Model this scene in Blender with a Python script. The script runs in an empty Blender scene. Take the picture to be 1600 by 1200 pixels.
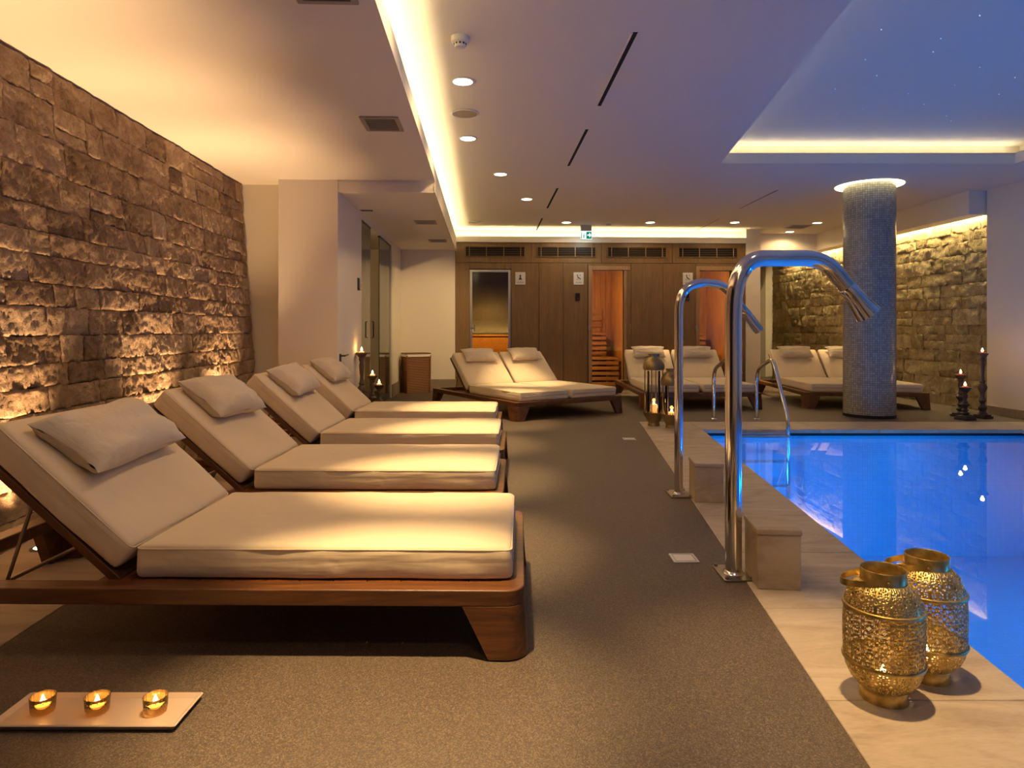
import bpy, bmesh, math, random
from mathutils import Vector, Matrix, noise
from mathutils.geometry import tessellate_polygon

# ------------------------------------------------------------------ camera / world / exposure
SC = bpy.context.scene
COL = SC.collection
F = 1034.0; HZ = 515.0; CH = 1.05            # focal length (px), horizon row, camera height
TH = math.atan(43 / 1034); CT, ST = math.cos(TH), math.sin(TH)

cam_d = bpy.data.cameras.new('camera'); cam = bpy.data.objects.new('camera', cam_d); COL.objects.link(cam)
cam.location = (0, 0, CH); cam.rotation_euler = (math.pi / 2, 0, -TH)
cam_d.sensor_width = 36; cam_d.lens = 36 * F / 1600; cam_d.shift_y = (HZ - 600) / 1600
cam_d.clip_start = .05; cam_d.clip_end = 60
SC.camera = cam
SC.view_settings.view_transform = 'Standard'; SC.view_settings.look = 'None'
SC.view_settings.gamma = 1; SC.view_settings.use_curve_mapping = False
SC.view_settings.exposure = 0.0
w = bpy.data.worlds.new('world'); SC.world = w; w.use_nodes = True
w.node_tree.nodes['Background'].inputs[0].default_value = (0.02, 0.018, 0.015, 1)
w.node_tree.nodes['Background'].inputs[1].default_value = 0.3

E_DOWN = 400.0      # downlight spots (W)
E_COVE = 16.0       # cove LED emission strength
E_UP = 240.0        # stone-wall uplights
E_POOL = 19.0      # underwater lights
C_DOWN = (1.0, .67, .31); C_COVE = (1.0, .84, .45); C_UP = (1.0, .62, .30); C_POOL = (.0, .29, 1.0)
C_FLAME = (1.0, .50, .14)

# ------------------------------------------------------------------ geometry helpers
def W(X, D, z=0.0):                       # camera-aligned metres -> room coordinates
    return Vector((X * CT + D * ST, D * CT - X * ST, z))
def PZ(px, py, z=0.0):                    # photo direction meeting the level z
    D = F * (CH - z) / (py - HZ); return W((px - 800) * D / F, D, z)
def PV(px, py, v):                        # ... meeting the room plane y = v
    k = (px - 800) / F; D = v / (CT - ST * k); return W(k * D, D, CH - (py - HZ) * D / F)
def PU(px, py, u):
    k = (px - 800) / F; D = u / (CT * k + ST); return W(k * D, D, CH - (py - HZ) * D / F)
def PD(px, py, D):
    return W((px - 800) * D / F, D, CH - (py - HZ) * D / F)
def lerp(a, b, t): return a + (b - a) * t

class MB:
    def __init__(s): s.v = []; s.f = []; s.sm = []
    def add(s, vs, fs, smooth=False):
        o = len(s.v); s.v += [tuple(p) for p in vs]
        for f in fs: s.f.append(tuple(i + o for i in f)); s.sm.append(smooth)
        return s
    def box(s, x0, x1, y0, y1, z0, z1):
        return s.hexa([(x0, y0, z0), (x1, y0, z0), (x1, y1, z0), (x0, y1, z0), (x0, y0, z1), (x1, y0, z1), (x1, y1, z1), (x0, y1, z1)])
    def hexa(s, p):
        return s.add(p, [(0, 3, 2, 1), (4, 5, 6, 7), (0, 1, 5, 4), (1, 2, 6, 5), (2, 3, 7, 6), (3, 0, 4, 7)])
    def prism(s, poly, z0, z1):
        n = len(poly)
        vs = [(p[0], p[1], z0) for p in poly] + [(p[0], p[1], z1) for p in poly]
        fs = [tuple(range(n))[::-1], tuple(range(n, 2 * n))] + [(i, (i + 1) % n, n + (i + 1) % n, n + i) for i in range(n)]
        return s.add(vs, fs)
    def grid(s, pts, smooth=True, closed_u=False, closed_v=False):   # pts[i][j]
        n = len(pts); m = len(pts[0]); vs = [p for r in pts for p in r]; fs = []
        for i in range(n if closed_u else n - 1):
            for j in range(m if closed_v else m - 1):
                a = i * m + j; b = ((i + 1) % n) * m + j; c = ((i + 1) % n) * m + (j + 1) % m; d = i * m + (j + 1) % m
                fs.append((a, b, c, d))
        return s.add(vs, fs, smooth)
    def lathe(s, prof, n=32, c=(0, 0, 0), smooth=True):
        pts = [[(c[0] + r * math.cos(2 * math.pi * k / n), c[1] + r * math.sin(2 * math.pi * k / n), c[2] + z) for r, z in prof] for k in range(n)]
        return s.grid(pts, smooth, closed_u=True)
    def tube(s, path, r, n=14, smooth=True, cap=True):
        P = [Vector(p) for p in path]; m = len(P); R = r if isinstance(r, (list, tuple)) else [r] * m
        rings = []; up = None
        for i in range(m):
            t = (P[min(i + 1, m - 1)] - P[max(i - 1, 0)]).normalized()
            if up is None:
                a = Vector((0, 0, 1)) if abs(t.z) < .9 else Vector((1, 0, 0)); up = (a - t * a.dot(t)).normalized()
            else: up = (up - t * up.dot(t)).normalized()
            sd = t.cross(up)
            rings.append([tuple(P[i] + (up * math.cos(2 * math.pi * k / n) + sd * math.sin(2 * math.pi * k / n)) * R[i]) for k in range(n)])
        s.grid(rings, smooth, closed_v=True)
        if cap:
            s.add(rings[0], [tuple(range(n))]); s.add(rings[-1], [tuple(range(n))])
        return s

def obj(name, mb, mat, parent=None, bevel=0, seg=2, angle=40, recalc=True):
    me = bpy.data.meshes.new(name); me.from_pydata(mb.v, [], mb.f)
    bm = bmesh.new(); bm.from_mesh(me)
    bmesh.ops.remove_doubles(bm, verts=bm.verts, dist=1e-5)
    if recalc: bmesh.ops.recalc_face_normals(bm, faces=bm.faces)
    bm.to_mesh(me); bm.free()
    me.polygons.foreach_set('use_smooth', [True] * len(me.polygons))
    me.set_sharp_from_angle(angle=math.radians(angle))
    me.materials.append(mat)
    o = bpy.data.objects.new(name, me); COL.objects.link(o)
    if parent: o.parent = parent
    if bevel:
        b = o.modifiers.new('bevel', 'BEVEL'); b.width = bevel; b.segments = seg; b.limit_method = 'ANGLE'; b.angle_limit = math.radians(30)
    return o
def thing(name, label, cat, loc=(0, 0, 0), rz=0, group=None):
    o = bpy.data.objects.new(name, None); COL.objects.link(o); o.empty_display_size = .1
    o.location = loc; o.rotation_euler = (0, 0, rz); o['label'] = label; o['category'] = cat
    if group: o['group'] = group
    return o
def tag(o, label, cat, group=None, kind=None):
    o['label'] = label; o['category'] = cat
    if group: o['group'] = group
    if kind: o['kind'] = kind
    return o
def struct(name, mb, mat, parent=None, label=None, **k):
    o = obj(name, mb, mat, parent, **k)
    if parent is None: o['kind'] = 'structure'
    if label: o['label'] = label
    return o
def kids(o): return [c for c in COL.objects if c.parent == o]
def copy_tree(o, parent=None):
    c = o.copy(); COL.objects.link(c); c.parent = parent
    if o.data is not None and o.type == 'LIGHT': pass
    for k in kids(o): copy_tree(k, c)
    return c
def dup(o, label, loc, rz=0, group=None, sc=None):
    c = copy_tree(o); c.location = loc; c.rotation_euler = (0, 0, rz); c['label'] = label
    if group: c['group'] = group
    if sc: c.scale = sc
    return c
def light(kind, name, energy, col, parent=None, loc=(0, 0, 0), rot=(0, 0, 0), **kw):
    d = bpy.data.lights.new(name, kind); d.energy = energy; d.color = col
    for k, v in kw.items(): setattr(d, k, v)
    o = bpy.data.objects.new(name, d); COL.objects.link(o); o.location = loc; o.rotation_euler = rot
    if parent: o.parent = parent
    return o
def arc(c, r, a0, a1, n):
    return [(c[0] + r * math.cos(lerp(a0, a1, i / n)), c[1] + r * math.sin(lerp(a0, a1, i / n))) for i in range(n + 1)]
def rrect(x0, x1, y0, y1, r, n=5):
    q = math.pi / 2
    return arc((x1 - r, y1 - r), r, 0, q, n) + arc((x0 + r, y1 - r), r, q, 2 * q, n) + arc((x0 + r, y0 + r), r, 2 * q, 3 * q, n) + arc((x1 - r, y0 + r), r, 3 * q, 4 * q, n)
def ring_slab(mb, outer, inner, z0, z1):  # same count outlines
    n = len(outer)
    R = [[(p[0], p[1], z0) for p in outer], [(p[0], p[1], z1) for p in outer], [(p[0], p[1], z1) for p in inner], [(p[0], p[1], z0) for p in inner]]
    mb.grid(R, False, closed_u=True, closed_v=True)
def sheet(mb, outer, holes, z):
    polys = [[Vector((p[0], p[1], 0)) for p in outer]] + [[Vector((p[0], p[1], 0)) for p in h] for h in holes]
    flat = [p for q in polys for p in q]
    mb.add([(p.x, p.y, z) for p in flat], [t for t in tessellate_polygon(polys)])
def side(mb, poly, z0, z1):
    n = len(poly)
    mb.add([(p[0], p[1], z0) for p in poly] + [(p[0], p[1], z1) for p in poly], [(i, (i + 1) % n, n + (i + 1) % n, n + i) for i in range(n)])

# ------------------------------------------------------------------ materials
def mat(name, base=(.5, .5, .5), rough=.5, metal=0, emit=None, es=0, **kw):
    m = bpy.data.materials.new(name); m.use_nodes = True
    b = m.node_tree.nodes['Principled BSDF']
    b.inputs['Base Color'].default_value = (*base, 1); b.inputs['Roughness'].default_value = rough; b.inputs['Metallic'].default_value = metal
    if emit: b.inputs['Emission Color'].default_value = (*emit, 1); b.inputs['Emission Strength'].default_value = es
    for k, v in kw.items(): b.inputs[k].default_value = v
    return m
class NT:
    def __init__(s, m): s.m = m; s.t = m.node_tree; s.b = s.t.nodes.get('Principled BSDF')
    def n(s, kind, **kw):
        x = s.t.nodes.new(kind)
        for k, v in kw.items():
            if k.startswith('_'): x.inputs[int(k[1:]) if k[1:].isdigit() else k[1:].replace('_', ' ')].default_value = v
            else: setattr(x, k, v)
        return x
    def l(s, a, b): s.t.links.new(a, b)
    def coord(s, scale=(1, 1, 1), kind='Object', rot=(0, 0, 0)):
        c = s.n('ShaderNodeTexCoord'); mp = s.n('ShaderNodeMapping'); mp.inputs['Scale'].default_value = scale; mp.inputs['Rotation'].default_value = rot
        s.l(c.outputs[kind], mp.inputs[0]); return mp.outputs[0]
    def noise(s, co, sc, det=4, rough=.55, dist=0):
        x = s.n('ShaderNodeTexNoise'); x.inputs['Scale'].default_value = sc; x.inputs['Detail'].default_value = det
        x.inputs['Roughness'].default_value = rough; x.inputs['Distortion'].default_value = dist
        if co is not None: s.l(co, x.inputs['Vector'])
        return x.outputs['Fac']
    def ramp(s, fac, stops):
        r = s.n('ShaderNodeValToRGB'); e = r.color_ramp.elements
        while len(e) < len(stops): e.new(.5)
        for i, (p, c) in enumerate(stops): e[i].position = p; e[i].color = (*c, 1)
        s.l(fac, r.inputs[0]); return r.outputs[0]
    def bump(s, h, strength=.3, dist=.01, prev=None):
        b = s.n('ShaderNodeBump'); b.inputs['Strength'].default_value = strength; b.inputs['Distance'].default_value = dist
        s.l(h, b.inputs['Height'])
        if prev: s.l(prev, b.inputs['Normal'])
        return b.outputs[0]
    def math(s, op, a, b=None):
        x = s.n('ShaderNodeMath', operation=op)
        for i, q in enumerate((a, b)):
            if q is None: continue
            if isinstance(q, (int, float)): x.inputs[i].default_value = q
            else: s.l(q, x.inputs[i])
        return x.outputs[0]

def m_paint(name, c, bump=.05):
    m = mat(name, c, .75); t = NT(m); co = t.coord()
    t.l(t.bump(t.noise(co, 60, 3), bump, .003), t.b.inputs['Normal']); return m
def m_stone(name, pal, scale=1.0):
    m = mat(name, pal[1], .92); t = NT(m); co = t.coord()
    oi = t.n('ShaderNodeObjectInfo')
    off = t.n('ShaderNodeVectorMath', operation='SCALE'); cmb = t.n('ShaderNodeCombineXYZ')
    for i in range(3): t.l(oi.outputs['Random'], cmb.inputs[i])
    t.l(cmb.outputs[0], off.inputs[0]); off.inputs['Scale'].default_value = 37
    ad = t.n('ShaderNodeVectorMath', operation='ADD'); t.l(co, ad.inputs[0]); t.l(off.outputs[0], ad.inputs[1]); cc = ad.outputs[0]
    n1 = t.noise(cc, 7 * scale, 6, .65, .6); n2 = t.noise(cc, 55 * scale, 6, .75)
    f = t.math('ADD', t.math('MULTIPLY', n1, .75), t.math('MULTIPLY', oi.outputs['Random'], .28))
    col = t.ramp(f, [(.28, pal[0]), (.50, pal[1]), (.74, pal[2])])
    mx = t.n('ShaderNodeMix', data_type='RGBA', blend_type='MULTIPLY'); mx.inputs[0].default_value = .6
    t.l(col, mx.inputs[6]); t.l(t.ramp(n2, [(.3, (.60, .56, .52)), (.6, (1, 1, 1))]), mx.inputs[7])
    t.l(mx.outputs[2], t.b.inputs['Base Color'])
    b1 = t.bump(n1, 1.0, .04 / scale); b2 = t.bump(n2, 1.0, .022 / scale, b1); t.l(b2, t.b.inputs['Normal'])
    return m
def m_wood(name, pal, axis='x', rough=.35, scale=1.0, bump=.08):
    sc = {'x': (1.2, 14, 14), 'y': (14, 1.2, 14), 'z': (14, 14, 1.0)}[axis]
    m = mat(name, pal[1], rough); t = NT(m); co = t.coord(tuple(q * scale for q in sc))
    oi = t.n('ShaderNodeObjectInfo'); ad = t.n('ShaderNodeVectorMath', operation='ADD'); cmb = t.n('ShaderNodeCombineXYZ')
    for i in range(3): t.l(t.math('MULTIPLY', oi.outputs['Random'], 19), cmb.inputs[i])
    t.l(co, ad.inputs[0]); t.l(cmb.outputs[0], ad.inputs[1])
    n1 = t.noise(ad.outputs[0], 1.6, 5, .6, 1.2); n2 = t.noise(ad.outputs[0], 9, 4, .7)
    f = t.math('ADD', t.math('MULTIPLY', n1, .7), t.math('MULTIPLY', n2, .3))
    t.l(t.ramp(f, [(.32, pal[0]), (.5, pal[1]), (.68, pal[2])]), t.b.inputs['Base Color'])
    t.l(t.bump(f, bump, .004), t.b.inputs['Normal']); return m
def m_emit(name, c, s):
    m = bpy.data.materials.new(name); m.use_nodes = True; nt = m.node_tree; nt.nodes.clear()
    e = nt.nodes.new('ShaderNodeEmission'); e.inputs[0].default_value = (*c, 1); e.inputs[1].default_value = s
    o = nt.nodes.new('ShaderNodeOutputMaterial'); nt.links.new(e.outputs[0], o.inputs[0]); return m
def m_thin(name, tint, rough=.02, ior=1.45, body=None, bf=0.0, bump=None):
    m = bpy.data.materials.new(name); m.use_nodes = True; m.node_tree.nodes.clear(); t = NT(m)
    tr = t.n('ShaderNodeBsdfTransparent'); tr.inputs[0].default_value = (*tint, 1)
    gl = t.n('ShaderNodeBsdfGlossy'); gl.inputs[0].default_value = (1, 1, 1, 1); gl.inputs['Roughness'].default_value = rough
    fr = t.n('ShaderNodeFresnel'); fr.inputs[0].default_value = ior
    base = tr.outputs[0]
    if body:
        df = t.n('ShaderNodeBsdfDiffuse'); df.inputs[0].default_value = (*body, 1)
        mx = t.n('ShaderNodeMixShader'); mx.inputs[0].default_value = bf; t.l(tr.outputs[0], mx.inputs[1]); t.l(df.outputs[0], mx.inputs[2]); base = mx.outputs[0]
    if bump:
        co = t.coord(bump[1]); nb = t.bump(t.noise(co, bump[0], 2), bump[2], .02); t.l(nb, gl.inputs['Normal'])
    m2 = t.n('ShaderNodeMixShader'); t.l(fr.outputs[0], m2.inputs[0]); t.l(base, m2.inputs[1]); t.l(gl.outputs[0], m2.inputs[2])
    o = t.n('ShaderNodeOutputMaterial'); t.l(m2.outputs[0], o.inputs[0]); return m

M = {}
M['paint'] = m_paint('white wall paint', (.74, .67, .56))
M['ceil'] = m_paint('ceiling paint', (.75, .68, .58))
M['stone_l'] = m_stone('brown ledge stone', [(.19, .11, .058), (.44, .285, .165), (.68, .49, .32)])
M['stone_r'] = m_stone('ochre ledge stone', [(.20, .14, .06), (.42, .32, .16), (.62, .50, .29)])
M['mortar'] = mat('dark mortar', (.05, .035, .025), .95)
M['wood'] = m_wood('lounger iroko', [(.045, .015, .005), (.105, .037, .010), (.18, .070, .018)], 'x', .42)
M['wood_y'] = m_wood('lounger iroko end', [(.065, .02, .008), (.14, .045, .014), (.22, .08, .025)], 'y', .35)
M['panel'] = m_wood('walnut wall panel', [(.14, .078, .028), (.185, .104, .037), (.235, .135, .05)], 'z', .45, 1.3, .03)
M['panel_frame'] = m_wood('light oak frame', [(.22, .13, .06), (.30, .18, .09), (.36, .23, .12)], 'z', .45)
M['sauna'] = m_wood('sauna spruce', [(.36, .17, .05), (.54, .27, .085), (.68, .37, .12)], 'z', .6)
M['sauna_x'] = m_wood('sauna bench wood', [(.36, .17, .05), (.52, .26, .085), (.64, .35, .12)], 'x', .55)
M['chrome'] = mat('polished steel', (.78, .76, .74), .10, 1)
M['steel'] = mat('brushed steel', (.5, .48, .46), .3, 1)
M['rod'] = mat('prop rod metal', (.35, .28, .22), .4, 1)
M['plate'] = mat('aged steel plate', (.30, .25, .21), .28, 1)
M['black'] = mat('black plastic', (.012, .011, .011), .4)
M['dark'] = mat('dark void', (.006, .005, .005), .9)
M['white'] = mat('white plastic', (.7, .68, .64), .45)
M['grille'] = mat('painted grille', (.30, .25, .20), .5)
M['brown_grille'] = mat('bronze louvre', (.10, .06, .03), .4, .3)
M['led'] = m_emit('warm LED strip', C_COVE, E_COVE * 3)
M['ring'] = m_emit('luminous ring diffuser', (1, .86, .48), 7)
M['led_rec'] = m_emit('recess LED strip', (1, .88, .56), E_COVE * .8)
M['led_wall'] = m_emit('bright wall wash strip', (1, .78, .36), 230)
M['lens'] = m_emit('downlight lens', (1, .84, .62), 14)
M['flame'] = m_emit('candle flame', (1, .62, .22), 26)
M['star'] = m_emit('fibre star', (.55, .75, 1), 1.4)
M['uplens'] = m_emit('uplight lens', (1, .74, .42), 16)
M['poollens'] = m_emit('pool lamp lens', (.2, .55, 1), 6)
M['sign_white'] = m_emit('lit sign white', (.86, 1, .97), 1.6)
M['sign_green'] = m_emit('lit sign green', (.0, .22, .13), 1.0)
M['signboard'] = mat('sign board', (.62, .60, .58), .5)
M['ink'] = mat('sign ink', (.03, .03, .035), .6)
M['glass'] = m_thin('clear glass', (.97, .96, .93), .02, 1.4)
M['amber_glass'] = m_thin('amber ribbed glass', (1, .86, .55), .08, 1.3, (1, .62, .22), .14)
M['green_glass'] = m_thin('green tinted glass', (.42, .55, .44), .05, 1.5, (.12, .16, .11), .35)
M['steam_glass'] = m_thin('bronze tinted glass', (.80, .78, .76), .05, 1.45)
M['water'] = m_thin('pool water', (.80, .93, 1.0), .006, 1.33, None, 0, (1.6, (1, .5, 1), .035))
M['wax'] = mat('white wax', (.85, .72, .50), .5, **{'Subsurface Weight': 0.0, 'Emission Color': (1, .45, .12, 1), 'Emission Strength': .6})  # candlelight inside the wax is put in as emission
M['redwax'] = mat('red wax', (.35, .06, .03), .45, **{'Emission Color': (1, .15, .03, 1), 'Emission Strength': .25})  # faint glow put into the colour as emission
M['tray'] = mat('pale ceramic tray', (.48, .37, .29), .4)
M['bronze'] = mat('dark carved wood', (.06, .04, .035), .5)
M['brown_stick'] = mat('brown carved wood', (.12, .065, .035), .5)
M['olive'] = mat('aged brass', (.30, .22, .10), .42, .8)
M['liner'] = mat('basket liner cloth', (.75, .68, .6), .9)

m = mat('antique gold', (.62, .46, .16), .34, .92); t = NT(m); co = t.coord()
t.l(t.ramp(t.noise(co, 30, 4), [(.3, (.34, .23, .06)), (.65, (.68, .51, .19))]), t.b.inputs['Base Color'])
t.l(t.bump(t.noise(co, 90, 3), .15, .002), t.b.inputs['Normal']); M['gold'] = m

def m_fabric(name, c, s=1.0):
    m = mat(name, c, .85, **{'Sheen Weight': .15}); t = NT(m); co = t.coord()
    wv = t.n('ShaderNodeTexVoronoi'); wv.inputs['Scale'].default_value = 420; t.l(co, wv.inputs['Vector'])
    n1 = t.noise(co, 5 * s, 2, .5, .8); n2 = t.noise(t.coord((2, 9, 22)), 1.2 * s, 2, .5, .5)
    b1 = t.bump(n1, .30, .03); b2 = t.bump(n2, .12, .03, b1); b3 = t.bump(wv.outputs['Distance'], .10, .002, b2)
    t.l(b3, t.b.inputs['Normal'])
    t.l(t.ramp(t.noise(co, 3, 3), [(.3, tuple(q * .93 for q in c)), (.7, c)]), t.b.inputs['Base Color']); return m
M['fabric'] = m_fabric('cream mattress cloth', (.72, .59, .42))
M['pillow'] = m_fabric('greige pillow linen', (.62, .52, .40), 2.2)
M['zip'] = mat('grey zip tape', (.35, .33, .34), .7)

m = mat('speckled grey-brown resin floor', (.1, .08, .06), .55); t = NT(m); co = t.coord()
vo = t.n('ShaderNodeTexVoronoi'); vo.inputs['Scale'].default_value = 320; t.l(co, vo.inputs['Vector'])
n = t.noise(co, 260, 3, .8)
sp = t.ramp(vo.outputs['Color'], [(.15, (.060, .042, .029)), (.55, (.108, .077, .052)), (.9, (.195, .14, .098))])
mx = t.n('ShaderNodeMix', data_type='RGBA', blend_type='MULTIPLY'); mx.inputs[0].default_value = .8
t.l(sp, mx.inputs[6]); t.l(t.ramp(t.noise(co, 1.1, 4), [(.3, (.85, .84, .83)), (.7, (1, 1, 1))]), mx.inputs[7])
t.l(mx.outputs[2], t.b.inputs['Base Color']); t.l(t.bump(n, .35, .003), t.b.inputs['Normal']); M['resin'] = m

def m_lime(name, pal, rough=.5):
    m = mat(name, pal[1], rough); t = NT(m); co = t.coord((1, 3.2, 3)); oi = t.n('ShaderNodeObjectInfo')
    ad = t.n('ShaderNodeVectorMath', operation='ADD'); cmb = t.n('ShaderNodeCombineXYZ')
    for i in range(3): t.l(t.math('MULTIPLY', oi.outputs['Random'], 23), cmb.inputs[i])
    t.l(co, ad.inputs[0]); t.l(cmb.outputs[0], ad.inputs[1])
    n1 = t.noise(ad.outputs[0], 2.6, 7, .62, 1.1); n2 = t.noise(ad.outputs[0], 40, 3, .6)
    f = t.math('ADD', t.math('MULTIPLY', n1, .8), t.math('MULTIPLY', n2, .2))
    t.l(t.ramp(f, [(.32, pal[0]), (.5, pal[1]), (.68, pal[2])]), t.b.inputs['Base Color'])
    t.l(t.bump(n2, .12, .003), t.b.inputs['Normal']); return m
M['coping'] = m_lime('beige limestone coping', [(.32, .24, .17), (.44, .35, .25), (.54, .45, .34)])
M['block'] = m_lime('beige limestone block', [(.34, .25, .16), (.46, .36, .24), (.56, .46, .33)])
M['border'] = m_lime('pale stone border', [(.38, .28, .19), (.47, .36, .25), (.55, .44, .32)])
M['base'] = m_lime('stone baseboard', [(.22, .17, .12), (.27, .21, .15), (.32, .26, .19)])

def m_tiles(name, size, c1, c2, grout, rough, cyl=None, metal=0):
    m = mat(name, c1, rough, metal); t = NT(m)
    c = t.n('ShaderNodeTexCoord'); sx = t.n('ShaderNodeSeparateXYZ'); t.l(c.outputs['Object'], sx.inputs[0])
    cb = t.n('ShaderNodeCombineXYZ')
    if cyl:
        a = t.math('MULTIPLY', t.math('ARCTAN2', sx.outputs[1], sx.outputs[0]), cyl); t.l(a, cb.inputs[0]); t.l(sx.outputs[2], cb.inputs[1])
    else:
        g = t.n('ShaderNodeNewGeometry'); sn = t.n('ShaderNodeSeparateXYZ'); t.l(g.outputs['Normal'], sn.inputs[0])
        hz = t.math('GREATER_THAN', t.math('ABSOLUTE', sn.outputs[2]), .5)
        mv = t.n('ShaderNodeMix', data_type='FLOAT'); t.l(hz, mv.inputs[0]); t.l(sx.outputs[2], mv.inputs[2]); t.l(sx.outputs[1], mv.inputs[3])
        t.l(t.math('ADD', sx.outputs[0], t.math('MULTIPLY', sx.outputs[1], t.math('SUBTRACT', 1, hz))), cb.inputs[0]); t.l(mv.outputs[0], cb.inputs[1])
    br = t.n('ShaderNodeTexBrick'); br.offset = 0; br.squash = 1
    t.l(cb.outputs[0], br.inputs['Vector'])
    for k, v in (('Scale', 1 / size), ('Mortar Size', .07), ('Brick Width', 1.0), ('Row Height', 1.0), ('Bias', 0), ('Mortar Smooth', .1)): br.inputs[k].default_value = v
    br.inputs['Color1'].default_value = (*c1, 1); br.inputs['Color2'].default_value = (*c2, 1); br.inputs['Mortar'].default_value = (*grout, 1)
    t.l(br.outputs['Color'], t.b.inputs['Base Color']); t.l(t.bump(t.math('SUBTRACT', 1, br.outputs['Fac']), .4, .003), t.b.inputs['Normal']); return m
M['mosaic'] = m_tiles('pearl grey glass mosaic', .026, (.26, .24, .19), (.40, .37, .30), (.13, .12, .10), .2, .288)
M['pooltile'] = m_tiles('light blue pool mosaic', .05, (.44, .64, .80), (.49, .68, .82), (.41, .6, .74), .3)
M['gutter_shade'] = mat('overflow slot shade', (.004, .005, .008), .5)  # near-black colour holds the shade under the coping lip
M['amber_tile'] = m_tiles('amber steam room mosaic', .03, (.55, .24, .03), (.68, .32, .05), (.3, .13, .02), .35)
M['grey_tile'] = m_tiles('grey steam room mosaic', .03, (.14, .13, .12), (.18, .17, .15), (.09, .08, .08), .35)
m = mat('wicker', (.3, .12, .04), .6); t = NT(m); co = t.coord((1, 1, 1))
wv = t.n('ShaderNodeTexWave', bands_direction='Z'); wv.inputs['Scale'].default_value = 22; wv.inputs['Distortion'].default_value = 1.5; wv.inputs['Detail'].default_value = 3; t.l(co, wv.inputs['Vector'])
t.l(t.ramp(wv.outputs['Fac'], [(.1, (.05, .016, .004)), (.6, (.22, .085, .022)), (.9, (.36, .15, .04))]), t.b.inputs['Base Color'])
t.l(t.bump(wv.outputs['Fac'], .6, .008), t.b.inputs['Normal']); M['wicker'] = m

# ------------------------------------------------------------------ room shell
ZC = 2.80; ZS = 2.51; ZS2 = 2.395
V0, VB = -2.6, 11.40                 # wall behind the camera, walnut wall
UF = -.484                            # cove fascia
UR = 6.30
POOL_D1 = 6.93                        # far pool edge (camera depth)
XI = lambda D: 1.30 + .1 * D          # pool inner edge
XO = lambda D: .70 + .1 * D           # coping outer edge
XR = lambda D: 5.33 + .02 * (6.93 - D)
P2 = lambda X, D: tuple(W(X, D)[:2])
COP_D2 = 7.52
pool_in = [P2(XI(-1.2), -1.2), P2(XR(-1.2), -1.2), P2(XR(POOL_D1), POOL_D1), P2(XI(POOL_D1), POOL_D1)]
cop_out = [P2(XO(-1.9), -1.9), P2(6.0, -1.9), P2(6.0, COP_D2), P2(XO(COP_D2), COP_D2)]
pool_cut = [P2(XI(-1.2) - .08, -1.28), P2(XR(-1.2) + .08, -1.28), P2(XR(POOL_D1) + .08, POOL_D1 + .08), P2(XI(POOL_D1) - .08, POOL_D1 + .08)]

mb = MB(); sheet(mb, [(-3.4, V0), (6.7, V0), (6.7, 14.9), (-3.4, 14.9)], [cop_out], 0.0); side(mb, cop_out, -.06, 0)
floor = struct('floor', mb, M['resin'])

def coping_piece(a, b, c, d, z1=.003):
    mbx = MB(); z0 = -.036
    mbx.hexa([(*p, z0) for p in (a, b, c, d)] + [(*p, z1) for p in (a, b, c, d)])
    return struct('coping_stone', mbx, M['coping'], floor, bevel=.003)
g = .0015
Ds = [-1.85 + .62 * i for i in range(14)]
Ds = [d for d in Ds if d < POOL_D1 - .3] + [POOL_D1]
for a, b in zip(Ds[:-1], Ds[1:]):
    coping_piece(P2(XO(a + g), a + g), P2(XI(a + g), a + g), P2(XI(b - g), b - g), P2(XO(b - g), b - g))
Xs = [XO(POOL_D1)] + [XI(POOL_D1) + .0 + .62 * i for i in range(7)] + [6.0]
for a, b in zip(Xs[:-1], Xs[1:]):
    coping_piece(P2(a + g, POOL_D1 + g), P2(b - g, POOL_D1 + g), P2(b - g, COP_D2), P2(a + g + (.05 if a == Xs[0] else 0), COP_D2))
for a, b in zip(Ds[:-1], Ds[1:]):
    coping_piece(P2(XR(a + g), a + g), P2(6.0, a + g), P2(6.0, b - g), P2(XR(b - g), b - g))
coping_piece(P2(XI(-1.9), -1.9), P2(XR(-1.9), -1.9), P2(XR(-1.2), -1.2), P2(XI(-1.2), -1.2))
# pale stone border along the leaning stone wall
bu0, bu1 = -2.45, -1.60
vs = [V0 + .75 * i for i in range(14)]; vs = [v for v in vs if v < 6.4] + [6.5]
for a, b in zip(vs[:-1], vs[1:]):
    struct('border_stone', MB().box(bu0, bu1, a + .0015, b - .0015, -.02, .004), M['border'], floor, bevel=.002)

# pool basin, overflow slot with its shade painted in, water
mb = MB(); side(mb, pool_cut, -1.35, -.075); n = len(pool_cut); mb.add([(*p, -1.35) for p in pool_cut], [(0, 1, 2, 3)])
basin = struct('pool_basin', mb, M['pooltile'])
mb = MB(); side(mb, pool_cut, -.075, -.030)
struct('slot_shade', mb, M['gutter_shade'], basin)
mb = MB(); mb.add([(*p, -.066) for p in pool_cut], [(0, 1, 2, 3)])
water = struct('pool_water', mb, M['water'], recalc=False); water['kind'] = 'stuff'; water['label'] = 'clear blue lit water filling the swimming pool'; water['category'] = 'water'

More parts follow.
